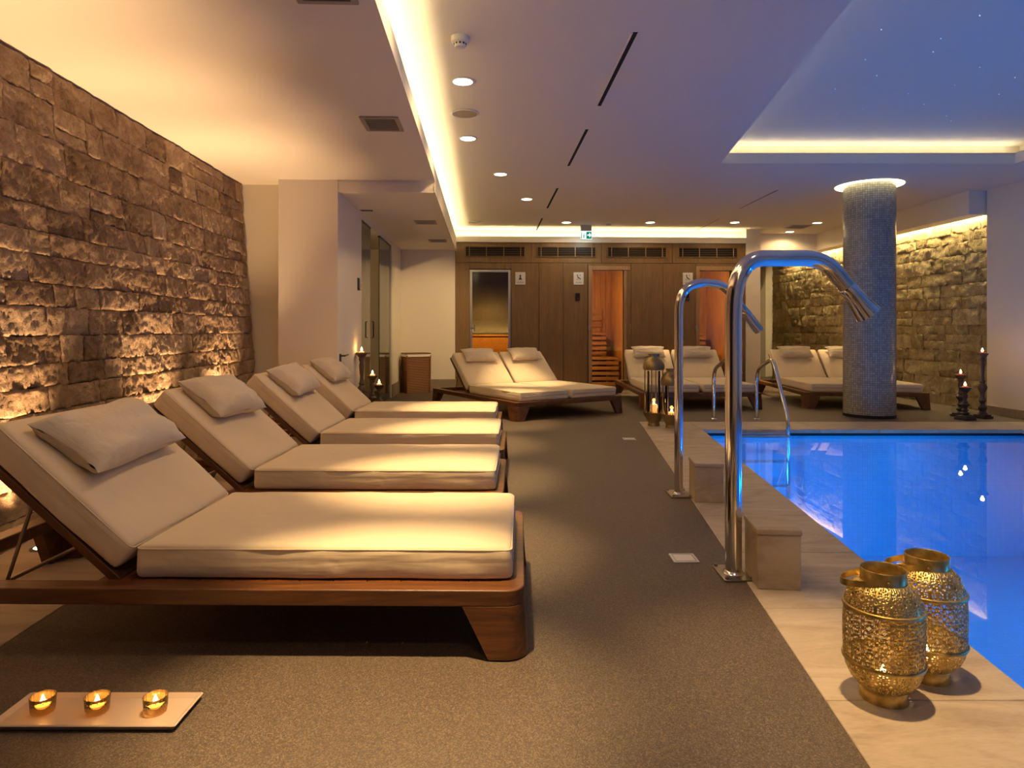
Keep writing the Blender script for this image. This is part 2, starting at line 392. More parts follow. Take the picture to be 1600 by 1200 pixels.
# main ceiling with the pool recess and the ring round the pillar
CX, CD = (1358 - 800) * 8.05 / F, 8.05
cc = W(CX, CD)
rec = [P2(1.41 + .1126 * -1.0, -1.0), P2(5.3, -1.0), P2(5.3, 6.97), P2(1.41 + .1126 * 6.97, 6.97)]
ringh = [(cc.x + .38 * math.cos(a * math.pi / 24), cc.y + .38 * math.sin(a * math.pi / 24)) for a in range(48)]
mb = MB(); outer = [(UF - .16, V0), (6.7, V0), (6.7, 14.9), (4.9, 14.9), (4.9, 11.64), (UF - .16, 11.64)]
sheet(mb, outer, [rec, ringh], ZC); side(mb, rec, ZC, ZC + .11); side(mb, ringh, ZC, ZC + .05)
ceiling = struct('ceiling', mb, M['ceil'])
def off(p, q, k): return (p[0] + k * (p[0] - q[0]), p[1] + k * (p[1] - q[1]))
rc = (sum(p[0] for p in rec) / 4, sum(p[1] for p in rec) / 4)
rec2 = [P2(1.41 - .1126 - .22, -1.2), P2(5.5, -1.2), P2(5.5, 7.17), P2(1.41 + .1126 * 7.17 - .22, 7.17)]
mb = MB(); side(mb, rec2, ZC + .10, ZC + .235); mb.add([(*p, ZC + .235) for p in rec2], [(0, 1, 2, 3)])
ring_slab(mb, rec2, rec, ZC + .10, ZC + .11)
recess = struct('ceiling', mb, M['ceil'], label='raised ceiling field over the pool')
rec3 = [off(p, rc, .03) for p in rec]
def strip(a, b, z, parent, w_=.012):
    a, b = Vector((*a, z)), Vector((*b, z)); d = (b - a).normalized(); s_ = Vector((-d.y, d.x, 0)) * w_
    mbx = MB().hexa([a - s_, b - s_, b + s_, a + s_] + [p + Vector((0, 0, .012)) for p in (a - s_, b - s_, b + s_, a + s_)])
    return struct('led_strip', mbx, M['led_rec'], parent)
sa, sb = P2(1.41 + .1126 * 7.07 - .1, 7.09), P2(5.4, 7.09)
strip(sa, sb, ZC + .112, recess)
strip(P2(1.41 + .1126 * -.9 - .17, -.9), P2(1.41 + .1126 * 7.0 - .17, 7.0), ZC + .112, recess, .003)
# fibre-optic stars
rnd = random.Random(5); mb = MB()
pts = [(1531, 24), (1377, 46), (1352, 93), (1370, 118), (1458, 81), (1531, 105), (1586, 121), (1305, 139), (1419, 146), (1479, 181), (1486, 189), (1444, 163), (1561, 147), (1348, 170), (1308, 178), (1470, 60), (1492, 133)]
for (a, b) in pts: 
    p = PZ(a, b, ZC + .233); mb.lathe([(0.0001, 0), (.004, 0), (.003, -.003), (.0001, -.004)], 6, p)
struct('fibre_star', mb, M['star'], recess)['kind'] = 'stuff'

# pillar
pillar = thing('mosaic_pillar', 'round pillar clad in grey mosaic tiles standing beyond the pool', 'pillar', (cc.x, cc.y, 0))
obj('mosaic_shaft', MB().lathe([(.288, .03), (.288, ZC + .12)], 96), M['mosaic'], pillar, recalc=False)
obj('base_ring', MB().lathe([(.28, 0), (.292, 0), (.292, .03), (.288, .035)], 64), M['dark'], pillar)
mb = MB(); mb.lathe([(.33, 0.052), (.45, .052), (.45, .16), (.288, .16)], 48, (cc.x, cc.y, ZC)); struct('ring_cove', mb, M['ceil'], ceiling)
mb = MB(); mb.lathe([(.292, -.004), (.375, -.004), (.375, .01), (.292, .01), (.292, -.004)], 64, (cc.x, cc.y, ZC)); struct('light_ring', mb, M['ring'], ceiling)

# left soffits with cove lip
mb = MB(); mb.box(-3.4, UF - .012, V0, 6.52, ZS, ZS + .05); mb.box(-3.4, -1.98, 6.52, 6.86, ZS, ZS + .05); mb.box(UF - .012, UF, V0, 6.52, ZS, 2.632)
mb.box(-1.95, UF - .013, 6.62, 11.42, ZS2 + .02, ZS2 + .07); mb.box(-3.4, -1.95, 6.88, 11.42, ZS2 + .02, ZS2 + .07); mb.box(UF - .012, UF, 6.52, VB - .01, ZS2, 2.632)
mb.box(-1.43, UF - .013, 6.53, 6.63, ZS2, ZS + .045)
mb.box(UF - .17, UF - .16, V0, 6.58, ZS + .052, ZC); mb.box(UF - .17, UF - .16, 6.58, 11.65, 2.47, ZC)
soffit = struct('ceiling', mb, M['ceil'], label='lowered soffit over the loungers with a lit cove edge')
struct('led_strip', MB().box(UF - .10, UF - .075, V0 + .1, 11.5, 2.565, 2.575), M['led'], soffit)
# slanting break in the soffit of the side passage
a, b, c_, d_ = PZ(575, 347, ZS2), PZ(700, 374, ZS2), PZ(705, 386, ZS2), PZ(590, 360, ZS2)
# back cove over the walnut wall
uE = PV(1170, 0, VB).x
mb = MB(); mb.box(UF, uE, VB - .025, VB - .012, 2.555, 2.655); mb.box(UF - .16, uE, VB - .02, 11.64, 2.555, 2.575); mb.box(UF - .16, uE, 11.62, 11.64, 2.57, ZC); mb.box(uE - .0, uE + .02, VB - .02, 11.64, 2.555, ZC)
struct('trim_1', mb, M['ceil'])
struct('led_strip', MB().box(UF, uE - .02, 11.50, 11.525, 2.578, 2.588), M['led'], bpy.data.objects['trim_1'])

# left stone wall (leaning)
LB, LT = -2.25, -2.435                # wall face at floor / soffit
wl = MB(); wl.hexa([(LB - .5, V0, -.02), (LB - .06, V0, -.02), (LB - .06, 6.74, -.02), (LB - .5, 6.74, -.02), (LB - .5, V0, ZS), (LT - .06, V0, ZS), (LT - .06, 6.74, ZS), (LB - .5, 6.74, ZS)])
wall_left = struct('wall_left', wl, M['mortar'])
def stone(parent, mname, base, du, dv, nn, s0, s1, t0, t1, rnd, res, rough, proud):
    """base + du*s + dv*t is the wall face; nn the outward normal"""
    g_ = .0015; s0 += g_; s1 -= g_; t0 += g_; t1 -= g_
    nx = max(3, int((s1 - s0) / res)); nz = max(3, int((t1 - t0) / res)); off_ = rnd.uniform(0, 100)
    pr = proud * rnd.uniform(.0, 1.0); pts = []; tl = rnd.uniform(-.008, .008); tk = rnd.uniform(-.010, .010)
    for i in range(-1, nx + 2):
        row = []
        for j in range(-1, nz + 2):
            a = min(max(i / nx, 0), 1); b = min(max(j / nz, 0), 1); s = lerp(s0, s1, a); t_ = lerp(t0, t1, b)
            ed = min(a * (s1 - s0), (1 - a) * (s1 - s0), b * (t1 - t0), (1 - b) * (t1 - t0))
            q = Vector((s * 9 + off_, t_ * 9, off_)); 
            h = pr + tl * (a - .5) + tk * (b - .5) + rough * (noise.noise(q) * .9 + noise.noise(q * 2.7) * .6 + noise.noise(q * 6.3) * .7 + noise.noise(q * 14) * .4)
            h -= .004 * max(0, 1 - ed / .008)
            jx = noise.noise(q * 2 + Vector((5, 1, 2))) * .006
            if i in (-1, nx + 1) or j in (-1, nz + 1): h = -.055
            row.append(base + du * (s + jx) + dv * (t_ + jx) + nn * h)
        pts.append(row)
    return struct('stone', MB().grid(pts, True), M[mname], parent, angle=75, recalc=False)
def lay(parent, mname, base, du, dv, nn, S0, S1, H, rnd, wr, hr, res, rough, proud, cap=300):
    t_ = 0; cnt = 0
    while t_ < H - .02:
        h = rnd.uniform(*hr); h = H - t_ if H - t_ - h < hr[0] * .7 else h
        s = S0 - rnd.uniform(0, wr[0])
        while s < S1 - .02:
            wd = rnd.uniform(*wr); e = s + wd
            if S1 - e < wr[0] * .5: e = S1
            a = max(s, S0)
            if e - a > .05:
                if h > hr[1] * .78 and rnd.random() < .25 and cnt < cap - 2:
                    k = rnd.uniform(.35, .65)
                    stone(parent, mname, base, du, dv, nn, a, e, t_, t_ + h * k, rnd, res, rough, proud)
                    stone(parent, mname, base, du, dv, nn, a, e, t_ + h * k, t_ + h, rnd, res, rough, proud); cnt += 2
                elif cnt < cap: stone(parent, mname, base, du, dv, nn, a, e, t_, t_ + h, rnd, res, rough, proud); cnt += 1
            s = e
        t_ += h
    return cnt
dvL = Vector((LT - LB, 0, ZS)).normalized(); nL = Vector((ZS, 0, -(LT - LB))).normalized()
c1 = lay(wall_left, 'stone_l', Vector((LB, 0, 0)), Vector((0, 1, 0)), dvL, nL, 1.6, 6.72, Vector((LT - LB, 0, ZS)).length - .012, random.Random(3), (.17, .50), (.11, .21), .012, .010, .010, 298)
# right stone wall
US = 6.42
wall_side = struct('wall_right', MB().box(US + .03, US + .3, 7.9, 14.9, 0, ZC), M['mortar'])
c2 = lay(wall_side, 'stone_r', Vector((US, 0, 0)), Vector((0, 1, 0)), Vector((0, 0, 1)), Vector((-1, 0, 0)), 8.08, 14.5, 2.62, random.Random(9), (.24, .62), (.12, .22), .024, .012, .010, 298)
print('stones', c1, c2)

# plain walls
mb = MB(); mb.box(-2.9, -1.97, 6.77, 6.87, 0, ZS)                      # beside the stone wall's end
mb.box(-2.0, -1.43, 6.52, PU(565, 0, -1.43).y, 0, ZS)                  # pier block
struct('wall_passage', mb, M['paint'])
vg = [PU(x, 0, -1.43).y for x in (565, 581, 595, 612)]
mb = MB(); mb.box(-1.53, -1.43, vg[3], VB + .1, 0, ZS2 + .03); mb.box(-1.50, -1.43, vg[0], vg[3], 2.345, ZS2 + .03)
mb.box(-1.53, UF - .02, VB, VB + .1, 0, 2.45)
mb.box(-3.4, -3.3, 6.8, VB + .1, 0, 2.45); mb.box(-3.4, -1.43, VB, VB + .1, 0, 2.45)
struct('wall_far_left', mb, M['paint'])
mb = MB(); mb.box(-3.4, 6.7, V0 - .1, V0, 0, ZC + .3); struct('wall_front', mb, M['paint'])
mb = MB(); mb.box(UR, UR + .3, V0, 8.05, 0, ZC); struct('wall_near_right', mb, M['paint'])
# pier right of the walnut wall and alcove back wall
uP0, uP1 = PV(1165, 0, VB).x, PV(1187, 0, VB).x
mb = MB(); mb.box(uP0, uP1, VB - .03, 14.6, 0, ZC); mb.box(uP1, 6.7, 14.55, 14.7, 0, ZC); struct('wall_alcove', mb, M['paint'])
mb = MB(); mb.box(6.09, 6.335, 8.15, 11.9, 2.50, ZC); mb.box(6.335, 6.45, 8.08, 8.15, 2.50, ZC); mb.box(6.09, 6.335, 8.08, 8.15, 2.50, ZC); mb.box(uP1, 6.335, 11.9, 14.55, 2.50, ZC)
bulk = struct('ceiling', mb, M['ceil'], label='dropped bulkhead over the right stone wall')
struct('led_strip', MB().box(6.345, 6.365, 8.2, 13.7, 2.56, 2.575), M['led_wall'], bulk)
# baseboards
struct('baseboard_right', MB().box(UR - .02, UR, V0, 8.06, 0, .105), M['base'], bevel=.004)
struct('baseboard_left', MB().box(-1.43, UF, VB - .02, VB, 0, .20), M['base'], bevel=.004)
struct('baseboard_passage', MB().box(-1.43, -1.41, vg[3], VB - .02, 0, .20), M['base'], bevel=.004)

# glass panels of the passage
def glass_panel(v0, v1, label, n_):
    o = struct(n_, MB().box(-1.46, -1.448, v0, v1, .01, 2.345), M['green_glass'], label=label)
    struct('glass_edge', MB().box(-1.462, -1.446, v1 - .012, v1, .01, 2.345), M['steel'], o)
    struct('head_rail', MB().box(-1.47, -1.44, v0, v1, 2.325, 2.345), M['black'], o)
    return o
gp = glass_panel(vg[0], vg[1], 'nearer green tinted glass panel of the passage', 'window_1')
glass_panel(vg[2], vg[3], 'farther green tinted glass panel of the passage', 'window_2')
h = PU(581, 537, -1.43)
struct('door_pull', MB().tube([(-1.42, vg[1] - .06, .95), (-1.40, vg[1] - .06, .95), (-1.40, vg[1] - .06, 1.15), (-1.42, vg[1] - .06, 1.15)], .008, 8), M['black'], gp)

# alcove door (blue-grey lit)
ua, ub = PV(1187, 0, 14.5).x, PV(1213, 0, 14.5).x
d4 = struct('door_4', MB().box(ua - .3, ub, 14.51, 14.56, 0, 2.45), M['paint'], label='pale door at the back of the alcove')
struct('door_frame', MB().box(ua - .08, PV(1195, 0, 14.5).x, 14.46, 14.54, 0, 2.5), M['grille'], d4)

# ------------------------------------------------------------------ walnut wall
wu = lambda px: PV(px, 0, VB).x
wz = lambda py: PV(900, py, VB).z
ZT = 2.56
D1 = (wu(736), wu(796), wz(424)); D2 = (wu(925), wu(975), wz(422)); D3 = (wu(1093), wu(1143), wz(422))
mb = MB(); xs = [wu(711), D1[0], D1[1], D2[0], D2[1], D3[0], D3[1], uP0]
for i in range(0, 8, 2): mb.box(xs[i], xs[i + 1], VB + .035, VB + .10, 0, ZT)
for d in (D1, D2, D3): mb.box(d[0], d[1], VB + .035, VB + .10, d[2], ZT)
wall_back = struct('wall_back', mb, M['mortar'])
zb = wz(411)
def panel(x0, x1, z0, z1, g=.003): struct('wood_panel', MB().box(x0 + g, x1 - g, VB, VB + .034, z0 + g, z1 - g), M['panel'], wall_back, bevel=.002)
for a, b in zip([711, 830, 940, 1051], [830, 940, 1051, 1165]): panel(wu(a), wu(b), zb, ZT)
for a, b in ((711, 734), (798.5, 842), (842, 880), (880, 918.5), (986, 1036), (1036, 1087.5), (1150, 1165)): panel(wu(a), wu(b), 0, zb)
panel(wu(734), wu(798.5), wz(421), zb); panel(wu(918.5), wu(986), wz(415), zb); panel(wu(1087.5), wu(1150), wz(415), zb)
panel(wu(979.5), wu(986), 0, wz(415))

# louvre grilles over the panels
def louvre(x0, x1, z0, z1, label):
    g0 = thing('louvre_grille', label, 'vent', ((x0 + x1) / 2, VB, z0), 0, 'louvre grilles in the walnut wall')
    L = (x1 - x0) / 2; H = z1 - z0
    mbx = MB(); ring_slab_v(mbx, L, H, .012)
    obj('frame', mbx, M['panel'], g0)
    obj('backing', MB().box(-L, L, -.004, -.001, 0, H), M['dark'], g0)
    for k in range(5):
        z = H * (k + .5) / 5
        obj('slat', MB().hexa([(-L + .01, -.014, z - .004), (L - .01, -.014, z - .004), (L - .01, -.004, z + .002), (-L + .01, -.004, z + .002), (-L + .01, -.014, z), (L - .01, -.014, z), (L - .01, -.004, z + .006), (-L + .01, -.004, z + .006)]), M['brown_grille'], g0)
    for x in (-.88 * L, -.30 * L, .30 * L, .88 * L): obj('mullion', MB().box(x - .006, x + .006, -.018, -.012, 0, H), M['panel_frame'], g0)
def ring_slab_v(mb, L, H, t_):
    o = [(-L - t_, 0 - t_), (L + t_, -t_), (L + t_, H + t_), (-L - t_, H + t_)]; i = [(-L, 0), (L, 0), (L, H), (-L, H)]
    R = [[(p[0], -.018, p[1]) for p in o], [(p[0], -.001, p[1]) for p in o], [(p[0], -.001, p[1]) for p in i], [(p[0], -.018, p[1]) for p in i]]
    mb.grid(R, False, closed_u=True, closed_v=True)
for (a, b), lb in zip(((728, 819), (840, 930), (950, 1040), (1061, 1151)), ('dark louvre grille above the steam room door', 'dark louvre grille between the first two wall signs', 'dark louvre grille above the first sauna door', 'dark louvre grille above the sauna door farthest right')):
    louvre(wu(a), wu(b), wz(401), wz(386.5), lb)

# steam room
def roomshell(nm, u0, u1, v0, v1, z1, mt, label):
    mbx = MB(); mbx.box(u0 - .05, u0, v0, v1, 0, z1); mbx.box(u1, u1 + .05, v0, v1, 0, z1); mbx.box(u0 - .05, u1 + .05, v1, v1 + .05, 0, z1)
    mbx.box(u0 - .05, u1 + .05, v0, v1 + .05, z1, z1 + .05)
    return struct(nm, mbx, mt, label=label)
roomshell('wall_steam_room', D1[0] - .35, D1[1] + .3, VB + .11, 13.0, 2.3, M['grey_tile'], 'grey tiled walls of the steam room')
sb_ = thing('steam_bench', 'amber tiled bench glowing behind the steam room glass', 'bench', ((D1[0] + D1[1]) / 2, 12.45, 0))
zbn = CH - (523 - HZ) * 12.3 / F
obj('bench_body', MB().box(-.67, .61, -.15, .54, 0, zbn - .03), M['amber_tile'], sb_)
obj('bench_top', MB().box(-.67, .61, -.17, .54, zbn - .03, zbn), M['amber_tile'], sb_, bevel=.006)
light('AREA', 'bench_glow', 3.5, (1, .62, .16), sb_, (0, .46, zbn + .03), (math.radians(180 - 8), 0, 0), shape='RECTANGLE', size=1.1, size_y=.05)
light('AREA', 'bench_front_glow', 18, (1, .50, .08), sb_, (0, -.6, 1.5), (math.radians(20), 0, 0), shape='RECTANGLE', size=.6, size_y=.1)
d1 = struct('door_1', MB().box(D1[0] + .02, D1[1] - .02, VB + .045, VB + .053, .02, D1[2] - .02), M['steam_glass'], label='tinted glass steam room door in a thin steel frame')
mb = MB(); mb.box(D1[0] - .02, D1[0] + .02, VB - .01, VB + .06, 0, D1[2] + .02); mb.box(D1[1] - .02, D1[1] + .02, VB - .01, VB + .06, 0, D1[2] + .02); mb.box(D1[0] + .02, D1[1] - .02, VB - .01, VB + .06, D1[2] - .015, D1[2] + .02)
struct('door_frame', mb, M['steel'], d1)
hz_ = wz(513)
struct('door_handle', MB().box(D1[0] + .0, D1[0] + .05, VB - .03, VB + .0, hz_ - .012, hz_ + .012).tube([(D1[0] + .06, VB - .02, hz_ - .06), (D1[0] + .06, VB - .02, hz_ + .06)], .008, 8), M['chrome'], d1)

# saunas
def sauna(D, n_, label, blabel, corner_px):
    u0, u1, z1 = D; ur = PV(corner_px, 0, 13.0).x; ul = u0 - .75
    sh = roomshell('wall_' + n_, ul - .03, ur + .03, VB + .11, 13.03, 2.25, M['mortar'], 'timber lined walls of ' + label)
    n = int((ur - ul) / .10); 
    for k in range(n):
        a = ul + (ur - ul) * k / n; struct('plank', MB().box(a + .002, a + (ur - ul) / n - .002, 13.0, 13.028, 0, 2.25), M['sauna'], sh)
    for k in range(15):
        a = VB + .11 + .1 * k; struct('plank', MB().box(ur, ur + .028, a + .002, a + .098, 0, 2.25), M['sauna'], sh)
    for k in range(15):
        a = VB + .11 + .1 * k; struct('plank', MB().box(ul - .028, ul, a + .002, a + .098, 0, 2.25), M['sauna'], sh)
    ww = ur - ul
    b = thing('sauna_bench', blabel, 'bench', ((ul + ur) / 2 - .06, 12.5, 0), 0, 'stepped benches in the saunas')
    x0, x1 = -ww / 2 + .07, ww / 2 - .13
    for k in range(5): obj('seat_slat', MB().box(x0, x1, .0 + .098 * k, .088 + .098 * k, .95, .985), M['sauna_x'], b, bevel=.004)
    for k in range(4): obj('front_slat', MB().box(x0, x1, -.005, .02, .57 + .095 * k, .57 + .095 * k + .062), M['sauna_x'], b, bevel=.003)
    for k in range(5): obj('seat_slat', MB().box(x0, x1 + .13, -.52 + .10 * k, -.43 + .10 * k, .50, .535), M['sauna_x'], b, bevel=.004)
    for k in range(5): obj('front_slat', MB().box(x0, x1 + .13, -.525, -.50, .03 + .095 * k, .03 + .095 * k + .062), M['sauna_x'], b, bevel=.003)
    for k in range(3): obj('back_slat', MB().box(x0, x1, .46, .48, 1.10 + .13 * k, 1.10 + .13 * k + .09), M['sauna_x'], b, bevel=.003)
    obj('inner_frame', MB().box(x0, x1, .02, .49, .02, .5), M['mortar'], b)
    lp = thing('sauna_fill_lamp', 'unseen warm lamp added to light ' + label, 'lamp', (ul + .35, 11.66, 1.75), 0)  # added lamp, kept out of sight, to light the timber
    obj('globe', MB().lathe([(.001, 0), (.04, .01), (.05, .04), (.04, .08), (.001, .1)], 12), M['white'], lp)
    light('POINT', 'sauna_glow', 30, (1, .60, .20), lp, (0, 0, -.06), shadow_soft_size=.06)
    light('POINT', 'sauna_glow', 7, (1, .56, .20), lp, (.05, -.05, -1.3), shadow_soft_size=.06)
sauna(D2, 'left_sauna', 'the left sauna', 'stepped slatted bench seen through the left sauna door', 955)
sauna(D3, 'right_sauna', 'the right sauna', 'stepped slatted bench seen through the right sauna door', 1104)
def sauna_door(D, n_, label, k0, hx):
    u0, u1, z1 = D
    d = struct(n_, MB().box(u0 + .01, u1 - .0, VB + .05, VB + .058, .03, z1 - .01), M['glass'], label=label)
    mbx = MB(); mbx.box(u0 - .065, u0 - .0, VB - .015, VB + .10, 0, z1 + .075); mbx.box(u1, u1 + .05, VB - .0, VB + .10, 0, z1)
    mbx.box(u0, u1 + .10, VB - .015, VB + .10, z1, z1 + .075)
    struct('door_frame', mbx, M['panel_frame'], d, bevel=.004)
    struct('threshold', MB().box(u0, u1, VB - .01, VB + .1, 0, .03), M['panel_frame'], d)
    z = wz(512)
    struct('door_handle', MB().tube([(u1 + .10, VB - .0, z - .03), (u1 + .10, VB - .04, z - .03), (u1 + .10, VB - .04, z + .05), (u1 + .10, VB, z + .05)], .012, 8), M['panel_frame'], d)
    struct('hinge', MB().box(u0 - .07, u0 - .045, VB - .02, VB - .012, z - .04, z + .04), M['steel'], d)
sauna_door(D2, 'door_2', 'glass sauna door with light wood frame, the left one', 0, 0)
sauna_door(D3, 'door_3', 'glass sauna door with light wood frame, the right one', 0, 0)

# wall signs
def textmesh(s, size, parent, loc, m_):
    c = bpy.data.curves.new('lettering', 'FONT'); c.body = s; c.size = size; c.align_x = 'CENTER'; c.extrude = .0004
    tmp = bpy.data.objects.new('tmp', c); COL.objects.link(tmp); dg = bpy.context.evaluated_depsgraph_get(); dg.update()
    me = bpy.data.meshes.new_from_object(tmp.evaluated_get(dg)); bpy.data.objects.remove(tmp)
    me.transform(Matrix.Rotation(math.pi / 2, 4, 'X')); me.materials.clear(); me.materials.append(m_)
    o = bpy.data.objects.new('lettering', me); COL.objects.link(o); o.parent = parent; o.location = loc; return o
def flat(mb, poly, y0, y1):
    n = len(poly); mb.add([(p[0], y0, p[1]) for p in poly] + [(p[0], y1, p[1]) for p in poly], [tuple(range(n)), tuple(range(2 * n - 1, n - 1, -1))] + [(i, (i + 1) % n, n + (i + 1) % n, n + i) for i in range(n)])
def circ(x, z, r, n=14, sx=1): return [(x + sx * r * math.cos(2 * math.pi * k / n), z + r * math.sin(2 * math.pi * k / n)) for k in range(n)]
def wallsign(px, word, kind, label):
    u = wu(px); s_ = thing('wall_sign', label, 'sign', (u, VB, wz(445)), 0)
    w_, h_ = .088, wz(425.5) - wz(445)
    obj('board', MB().box(-w_, w_, -.008, 0, 0, h_), M['signboard'], s_, bevel=.002)
    ic = MB()
    if kind == 0:
        flat(ic, circ(0, .150, .016), -.0105, -.008); flat(ic, [(-.006, .175), (.006, .175), (0, .19)], -.0105, -.008)
        flat(ic, [(-.018, .085), (.018, .085), (.022, .10), (.008, .132), (-.008, .132), (-.022, .10)], -.0105, -.008)
        flat(ic, [(-.045, .085), (.045, .085), (.02, .095), (-.02, .095)], -.0105, -.008)
    else:
        flat(ic, circ(-.022, .165, .012), -.0105, -.008)
        flat(ic, [(-.028, .145), (-.014, .150), (.006, .125), (.028, .118), (.036, .09), (.024, .088), (.014, .108), (-.008, .112)], -.0105, -.008)
        flat(ic, [(-.040, .098), (-.006, .098), (-.006, .092), (-.040, .092)], -.0105, -.008)
        flat(ic, [(.020, .15), (.028, .15), (.028, .178), (.020, .178)], -.0105, -.008)
    obj('pictogram', ic, M['ink'], s_)
    textmesh(word, .030, s_, (0, -.009, .028), M['ink'])
wallsign(813, 'HAMMAM', 0, 'square sign with seated figure beside the steam room door')
wallsign(904, 'SAUNA', 1, 'square sign with reclining figure above the black control panel')
wallsign(1074.5, 'SAUNA', 1, 'square sign with reclining figure left of the right sauna door')
for px, lb in ((902.5, 'small black control panel under the left sauna sign'), (1073, 'small black control panel under the right sauna sign, behind the shower arch')):
    c_ = thing('control_panel', lb, 'control panel', (wu(px), VB, wz(469)), 0, 'sauna control panels')
    obj('housing', MB().box(-.04, .04, -.02, 0, 0, .125), M['black'], c_, bevel=.005)
    obj('display', MB().box(-.028, .028, -.022, -.019, .05, .11), M['dark'], c_)
    obj('button', MB().lathe([(.0001, 0), (.010, 0), (.010, .004)], 10), M['redwax'], c_).matrix_local = Matrix.Translation((.012, -.020, .025)) @ Matrix.Rotation(math.pi / 2, 4, 'X')

# exit sign
p = PV(916, 374, 11.0); zt = PV(916, 361, 11.0).z
ex = thing('exit_sign', 'lit green emergency exit sign with white arrow under the ceiling', 'sign', (p.x, 11.0, p.z))
H = zt - p.z; L = .093
obj('housing', MB().box(-L, L, .0, .03, -.004, ZC - p.z - .002), M['steel'], ex)
obj('lit_panel', MB().box(-L, L, -.006, 0, 0, H), M['sign_white'], ex)
obj('green_field', MB().box(.0, L - .004, -.008, -.006, .008, H - .012), M['sign_green'], ex)
mb = MB(); flat(mb, [(.018, H * .44), (.05, H * .44), (.05, H * .25), (.055, H * .25), (.082, H * .5), (.055, H * .78), (.05, H * .78), (.05, H * .57), (.018, H * .57)], -.0095, -.008); obj('arrow', mb, M['sign_white'], ex)
mb = MB(); flat(mb, [(-L + .004, .008), (-L + .016, .006), (-L + .018, H - .016), (-L + .008, H - .016)], -.0085, -.006)
flat(mb, circ(-.035, H * .64, .010), -.0085, -.006); flat(mb, [(-.058, H * .50), (-.030, H * .52), (-.018, H * .36), (-.022, H * .34), (-.036, H * .42), (-.034, H * .14), (-.052, H * .10), (-.050, H * .40)], -.0085, -.006)
obj('running_figure', mb, M['sign_green'], ex)
light('AREA', 'sign_glow', 1.2, (.75, .95, 1), ex, (0, .05, -.02), (math.radians(40), 0, 0), size=.15)

# ------------------------------------------------------------------ ceiling fittings
def downlight_proto():
    t_ = thing('recessed_downlight', 'x', 'downlight', (0, 0, ZC), 0, 'recessed downlights in the ceiling')
    obj('trim_ring', MB().lathe([(.068, 0.0), (.086, -.001), (.089, -.005), (.080, -.008), (.070, -.006), (.067, 0)], 32), M['white'], t_)
    obj('lens', MB().lathe([(.0001, -.004), (.069, -.004), (.069, -.001)], 28), M['lens'], t_)
    light('SPOT', 'spot', E_DOWN, C_DOWN, t_, (0, 0, -.03), (0, 0, 0), spot_size=math.radians(34), spot_blend=.85, shadow_soft_size=.035)
    light('SPOT', 'spill', E_DOWN * .045, C_DOWN, t_, (0, 0, -.03), (0, 0, 0), spot_size=math.radians(160), spot_blend=.4, shadow_soft_size=.035)
    return t_
dl = downlight_proto()
spots = [((723, 127), 'largest lit downlight, just in front of the round speaker'), ((731, 216), 'lit downlight just beyond the round ceiling speaker'), ((782, 272), 'third lit downlight from the front of the diagonal row'),
         ((823, 311), 'fourth lit downlight from the front of the diagonal row'), ((885, 347.5), 'lit downlight left of the exit sign near the back cove'), ((1016, 347.5), 'lit downlight above the left sauna door'),
         ((1148, 347.5), 'lit downlight above the right end of the walnut wall'), ((1277, 348), 'lit downlight beside the square ceiling vent, left of the pillar'), ((1234, 362), 'lit downlight below the square ceiling vent in the photo')]
first = True
for (q, lb) in spots:
    p = PZ(*q, ZC)
    if first: dl.location = p; dl['label'] = lb; first = False
    else: dup(dl, lb, p)
for X, D, lb in ((-.33, 3.20, 'downlight overhead just behind the frame edge, over the second lounger'), (-.36, 1.80, 'downlight overhead, over the foot of the nearest lounger'), (.98, 1.9, 'downlight overhead, over the pair of gold lanterns'), (-.3, .4, 'downlight overhead behind the viewer')):
    dup(dl, lb, W(X, D, ZC))
def own_light(prefix, mult):
    for t_ in [o for o in COL.objects if o.get('label', '').startswith(prefix)]:
        for c_ in kids(t_):
            if c_.type == 'LIGHT' and c_.name.startswith('spot'): c_.data = c_.data.copy(); c_.data.energy = E_DOWN * mult
for pf, k_ in (('downlight overhead just behind', 1.4), ('downlight overhead, over the foot', 1.75), ('largest lit', 1.3), ('lit downlight just beyond', 1.3), ('downlight overhead, over the pair', .85)): own_light(pf, k_)
for t_ in [o for o in COL.objects if o.get('label', '').startswith('fourth lit downlight')]:
    d_ = Vector((-1.15, VB, 1.0)) - t_.location
    light('SPOT', 'wall_beam', 260, C_DOWN, t_, (0, 0, -.03), d_.to_track_quat('-Z', 'Y').to_euler(), spot_size=math.radians(48), spot_blend=.8, shadow_soft_size=.04)  # extra aimed spot added to brighten the far passage wall
# round ceiling fittings
def disc_thing(name, label, cat, q, z, r, mt, extra=None, group=None):
    p = PZ(*q, z); t_ = thing(name, label, cat, p, 0, group)
    return t_
sp = thing('ceiling_speaker', 'round flush speaker between the two nearest downlights', 'speaker', PZ(727, 177, ZC), 0, 'ceiling speakers')
obj('rim', MB().lathe([(.100, 0), (.112, -.001), (.114, -.006), (.104, -.010), (.098, -.006)], 40), M['white'], sp)
obj('mesh_cover', MB().lathe([(.0001, -.007), (.1, -.007), (.1, -.001)], 40), M['grille'], sp)
dup(sp, 'faint flush speaker near the left end of the back cove', PZ(742, 346.5, ZC))
sd = thing('smoke_detector', 'white smoke detector nearest the front of the ceiling', 'smoke detector', PZ(719, 58, ZC), 0, 'smoke detectors')
obj('base', MB().lathe([(.0001, 0), (.055, 0), (.056, -.006), (.054, -.03), (.046, -.036), (.0001, -.036)], 32), M['white'], sd)
obj('chamber', MB().lathe([(.034, -.034), (.036, -.04), (.036, -.052), (.030, -.062), (.0001, -.065)], 28), M['white'], sd)
